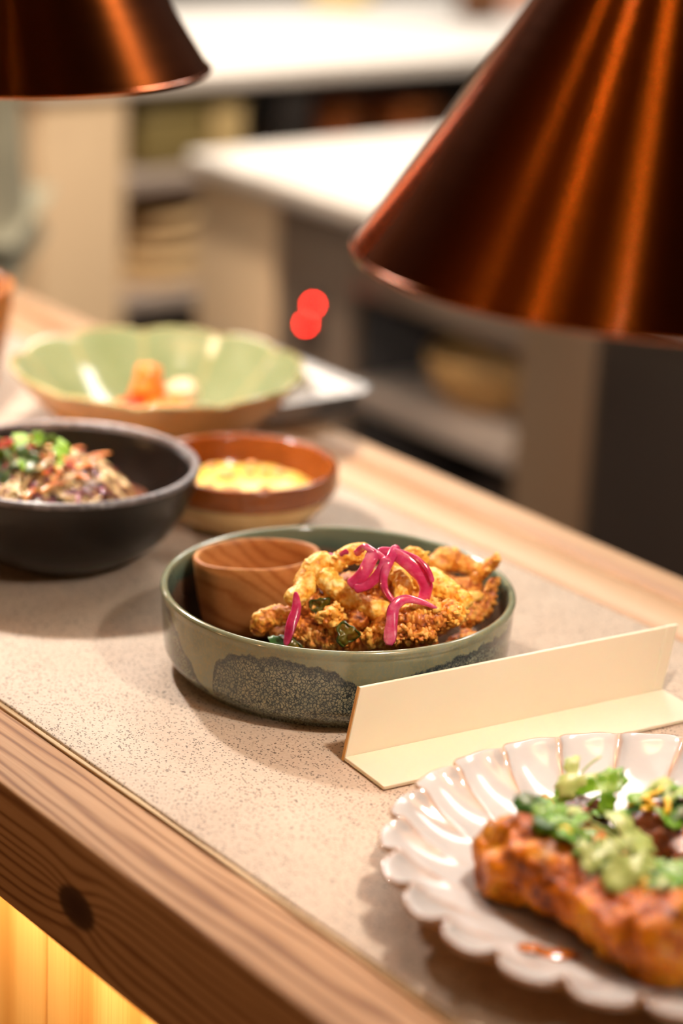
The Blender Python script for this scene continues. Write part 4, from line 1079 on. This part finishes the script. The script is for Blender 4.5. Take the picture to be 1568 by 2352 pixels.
def ribbon(pts, wid, label, seed, th=0.0006, twist=0.0, face=None):
    P = catmull([Vector(p) * 0.001 for p in pts], 48); n = len(P)
    fc = face or (tocam * 0.85 + Vector((0, 0, .5))).normalized()
    v = []; ed = []; f = []; K_ = 10
    for i, p in enumerate(P):
        t = (P[min(i + 1, n - 1)] - P[max(i - 1, 0)]).normalized()
        nn = (fc - t * fc.dot(t)).normalized()
        tw = twist * (i / n - .5) + 0.25 * math.sin(i / n * 7 + seed)
        nn = Matrix.Rotation(tw, 3, t) @ nn; b = t.cross(nn)
        s = i / (n - 1); ww = 1.2 * (wid(s) if callable(wid) else wid) * min(1, (.6 + min(s, 1 - s) * 9)) / 2 * (1 + .08 * mn.noise(Vector((i * .2, seed, 0))))
        for k in range(K_):      # lens-like section, curved across
            a = 2 * math.pi * k / K_; c = math.cos(a); sn = math.sin(a)
            v.append(p + b * (c * ww) + nn * (sn * th - 0.16 * ww * c * c)); ed.append(abs(c) ** 6 * .8)
    for i in range(n - 1):
        for k in range(K_):
            j = (k + 1) % K_; f.append((i * K_ + k, i * K_ + j, (i + 1) * K_ + j, (i + 1) * K_ + k))
    f.append(tuple(range(K_))[::-1]); f.append(tuple(range((n - 1) * K_, n * K_)))
    return tag(mesh('pickled_onion', (v, f), oni.m, None, DC, attrs={'edge': ed}), label, 'onion', 'pink pickled onion strips on the fried squid')


ribbon([(40.6, -21.1, 84.2), (43.7, -20.4, 88.3), (47.9, -20, 91), (52.5, -17.2, 88.5), (57.4, -14.3, 85.3)], .0034, 'thin pink onion arc peaking at the top left of the tangle', 1)
ribbon([(51.5, -17, 90), (53.1, -21.5, 83.8), (52.5, -25.4, 77.6), (49, -31.2, 71.2)], .0062, 'broad pink onion strip hanging left over the pale squid', 2)
ribbon([(59.5, -14.9, 87.1), (59, -18.7, 79.4), (56.9, -24.7, 73.4), (52.3, -30.4, 70.5)], .0048, 'darker pink onion strip curling left below the broad one', 3)
ribbon([(54.4, -3.6, 90.6), (59.9, -12.8, 86.3), (62, -18.1, 79.3), (64.6, -19.7, 73), (69.7, -18.1, 67.9), (73.4, -13.4, 65.5)], lambda s: .0052 - .003 * s, 'pink onion strip looping down the middle of the pile', 4)
ribbon([(50.1, -14.3, 88.5), (57.2, -8.1, 87.8), (65.5, -2.4, 82.5), (71.5, 2, 76.0), (73.9, 1.8, 69.4), (74.2, -2.6, 60.9)], lambda s: .0045 + .0022 * math.sin(s * 3.1), 'widest pink onion strip arching down the right side', 5)
ribbon([(55.1, -4.3, 88.5), (66.1, 0, 86.7), (73.2, 2.9, 82), (76.2, 4.1, 75.4)], .0024, 'thin outer pink onion strip at the far right', 6)
ribbon([(86.2, -0.3, 64.7), (81, -6.9, 68), (77.1, -15.2, 69.8), (76.9, -21.9, 66.4), (79.3, -25.3, 58), (81.9, -28.4, 47.8)], lambda s: .0018 + .0038 * min(1, s * 1.6), 'long pink onion strip bending down towards the front rim', 7)
ribbon([(33.4, -55.2, 67.2), (37.2, -57.1, 58.4), (38.9, -61.7, 50.3), (40.6, -65.9, 41)], lambda s: .0022 + .0028 * math.sin(s * 3), 'magenta onion strip hanging alone on the left', 8)
ribbon([(19.4, -23.8, 77.8), (25.3, -21.1, 78.2), (29.3, -17.7, 82.4)], .003, 'short pink onion bit lying on the left squid strip', 9)

# ------------------------------------------------------------------ slaw in the black bowl
SLW = BC - RIGHT * 0.012
mx, my = 0.060, 0.058


def mound(dx, dy):
    r2 = (dx / mx) ** 2 + (dy / my) ** 2
    return 0.041 + 0.022 * max(0, 1 - r2)


def strands(name, count, mat, label, L0, L1, wd, seed, zoff=0.0, flat=.45, spread=1.0):
    rr = random.Random(seed); parts = []
    for _ in range(count):
        a = rr.uniform(0, 6.28); q = spread * math.sqrt(rr.random()) * .93
        dx = mx * q * math.cos(a); dy = my * q * math.sin(a); h = rr.uniform(0, 6.28); L = rr.uniform(L0, L1) / 2
        bend = rr.uniform(-.4, .4) * L; pitch = rr.uniform(-.5, .5)
        P = []
        for s in (-1, -.3, .4, 1):
            x = dx + math.cos(h) * L * s - math.sin(h) * bend * (1 - s * s); y = dy + math.sin(h) * L * s + math.cos(h) * bend * (1 - s * s)
            k = math.hypot(x / 0.066, y / 0.066)
            if k > 1: x /= k; y /= k
            P.append(Vector((x, y, mound(x, y) + zoff + pitch * L * s * .6 + rr.uniform(0, .003) + .003 * (1 - s * s))))
        parts.append(tube(P, rr.uniform(.7, 1.2) * wd, 6, 6, flat))
    o = mesh(name, merge(*parts), mat, None, SLW); return tag(o, label, 'salad', None, 'stuff')


def vmat(name, a, b, rough=.3):
    m = Mat(name, rough=rough, Subsurface_Weight=0.15); m.set('Subsurface Scale', .003)
    m.set('Base Color', m.ramp(m.noise(70, 4), [(0.35, a), (0.65, b)])); m.set('Coat Weight', .3); m.bump(m.noise(300, 2), .2, .0004); return m.m


cab_c = vmat('cream_cabbage', srgb(206, 164, 100), srgb(236, 204, 150)); cab_p = vmat('purple_cabbage', srgb(70, 20, 46), srgb(150, 60, 80))
car = vmat('carrot', srgb(204, 92, 20), srgb(240, 156, 50)); slm = vmat('slaw_base', srgb(90, 44, 30), srgb(150, 90, 56))
tag(mesh('slaw_bed', lathe([(0, 0.059)] + [(mx * k / 6, mound(mx * k / 6, 0) - .004) for k in range(1, 7)] + [(0.062, 0.036), (0.05, 0.022), (0, 0.010)], 48, None,
    lambda a, r, z: z + .0015 * mn.noise(Vector((r * math.cos(a) * 120, r * math.sin(a) * 120, 0)))), slm, None, BC - RIGHT * 0.004), 'bed of dressed slaw filling the black bowl', 'salad', None, 'stuff')
strands('cream_cabbage_shreds', 150, cab_c, 'tangle of cream cabbage shreds in the black bowl', .016, .034, .0016, 1)
strands('purple_cabbage_shreds', 90, cab_p, 'tangle of purple cabbage shreds in the black bowl', .010, .026, .0018, 2)
rd = random.Random(5)
for k in range(22):
    P = []; a = rd.uniform(0, 6.28); q = math.sqrt(rd.random()) * .8; dx = mx * q * math.cos(a) - .012 * RIGHT.x; dy = my * q * math.sin(a) - .012 * RIGHT.y; h = rd.uniform(0, 6.28); L = rd.uniform(.006, .012)
    for s in (-1, 0, 1): P.append(Vector((math.cos(h) * L * s, math.sin(h) * L * s, .002 * (1 - s * s))))
    o = mesh('carrot_shred', tube(P, .0019, 8, 8, .5), car, None, SLW + Vector((dx, dy, mound(dx, dy) + .006))); o.rotation_euler = (rd.uniform(-.3, .3), rd.uniform(-.3, .3), 0)
    tag(o, 'orange carrot shred on the slaw in the black bowl', 'carrot', 'carrot shreds on the slaw')
sal_g = leafmat('salad_leaf_bright', srgb(70, 120, 20), srgb(150, 186, 40)); sal_d = leafmat('salad_leaf_dark', srgb(34, 66, 24), srgb(96, 122, 70))
for k in range(26):
    lx = rd.uniform(-.040, .014); ly = rd.uniform(-.034, .018) ; top = k < 13
    if top: lx = rd.uniform(-.030, .012); ly = rd.uniform(-.012, .016)
    v = RIGHT * lx + AWAY * ly
    add_leaf(SLW + v + Vector((0, 0, mound(v.x, v.y) + (.011 if top else .008))), rd.uniform(.006, .0105), (rd.uniform(-1.0, 1.0), rd.uniform(-1.0, 1.0), rd.uniform(0, 6.28)), sal_g if top else (sal_d, sal_g)[k % 3 == 0],
             ('bright lime herb leaf heaped on top of the slaw' if top else 'darker torn herb leaf around the edge of the slaw'), k + 200, ('bright' if top else 'darker') + ' herb leaves on the slaw', stem=False, name='herb_leaf', lobes=1 + k % 3)
chi = vmat('red_chilli', srgb(150, 20, 10), srgb(206, 50, 20))
for k in range(9):
    v = RIGHT * rd.uniform(-.04, .03) + AWAY * rd.uniform(-.035, .012)
    o = mesh('chilli_slice', tube([(.003, 0, 0), (0, .003, 0), (-.003, 0, 0), (0, -.003, 0), (.0025, -.001, 0)], .0011, 12, 6), chi, None, SLW + v + Vector((0, 0, mound(v.x, v.y) + .013)))
    o.rotation_euler = (rd.uniform(-.8, .8), rd.uniform(-.8, .8), 0); tag(o, 'red chilli slice on the slaw in the black bowl', 'chilli', 'chilli slices on the slaw')
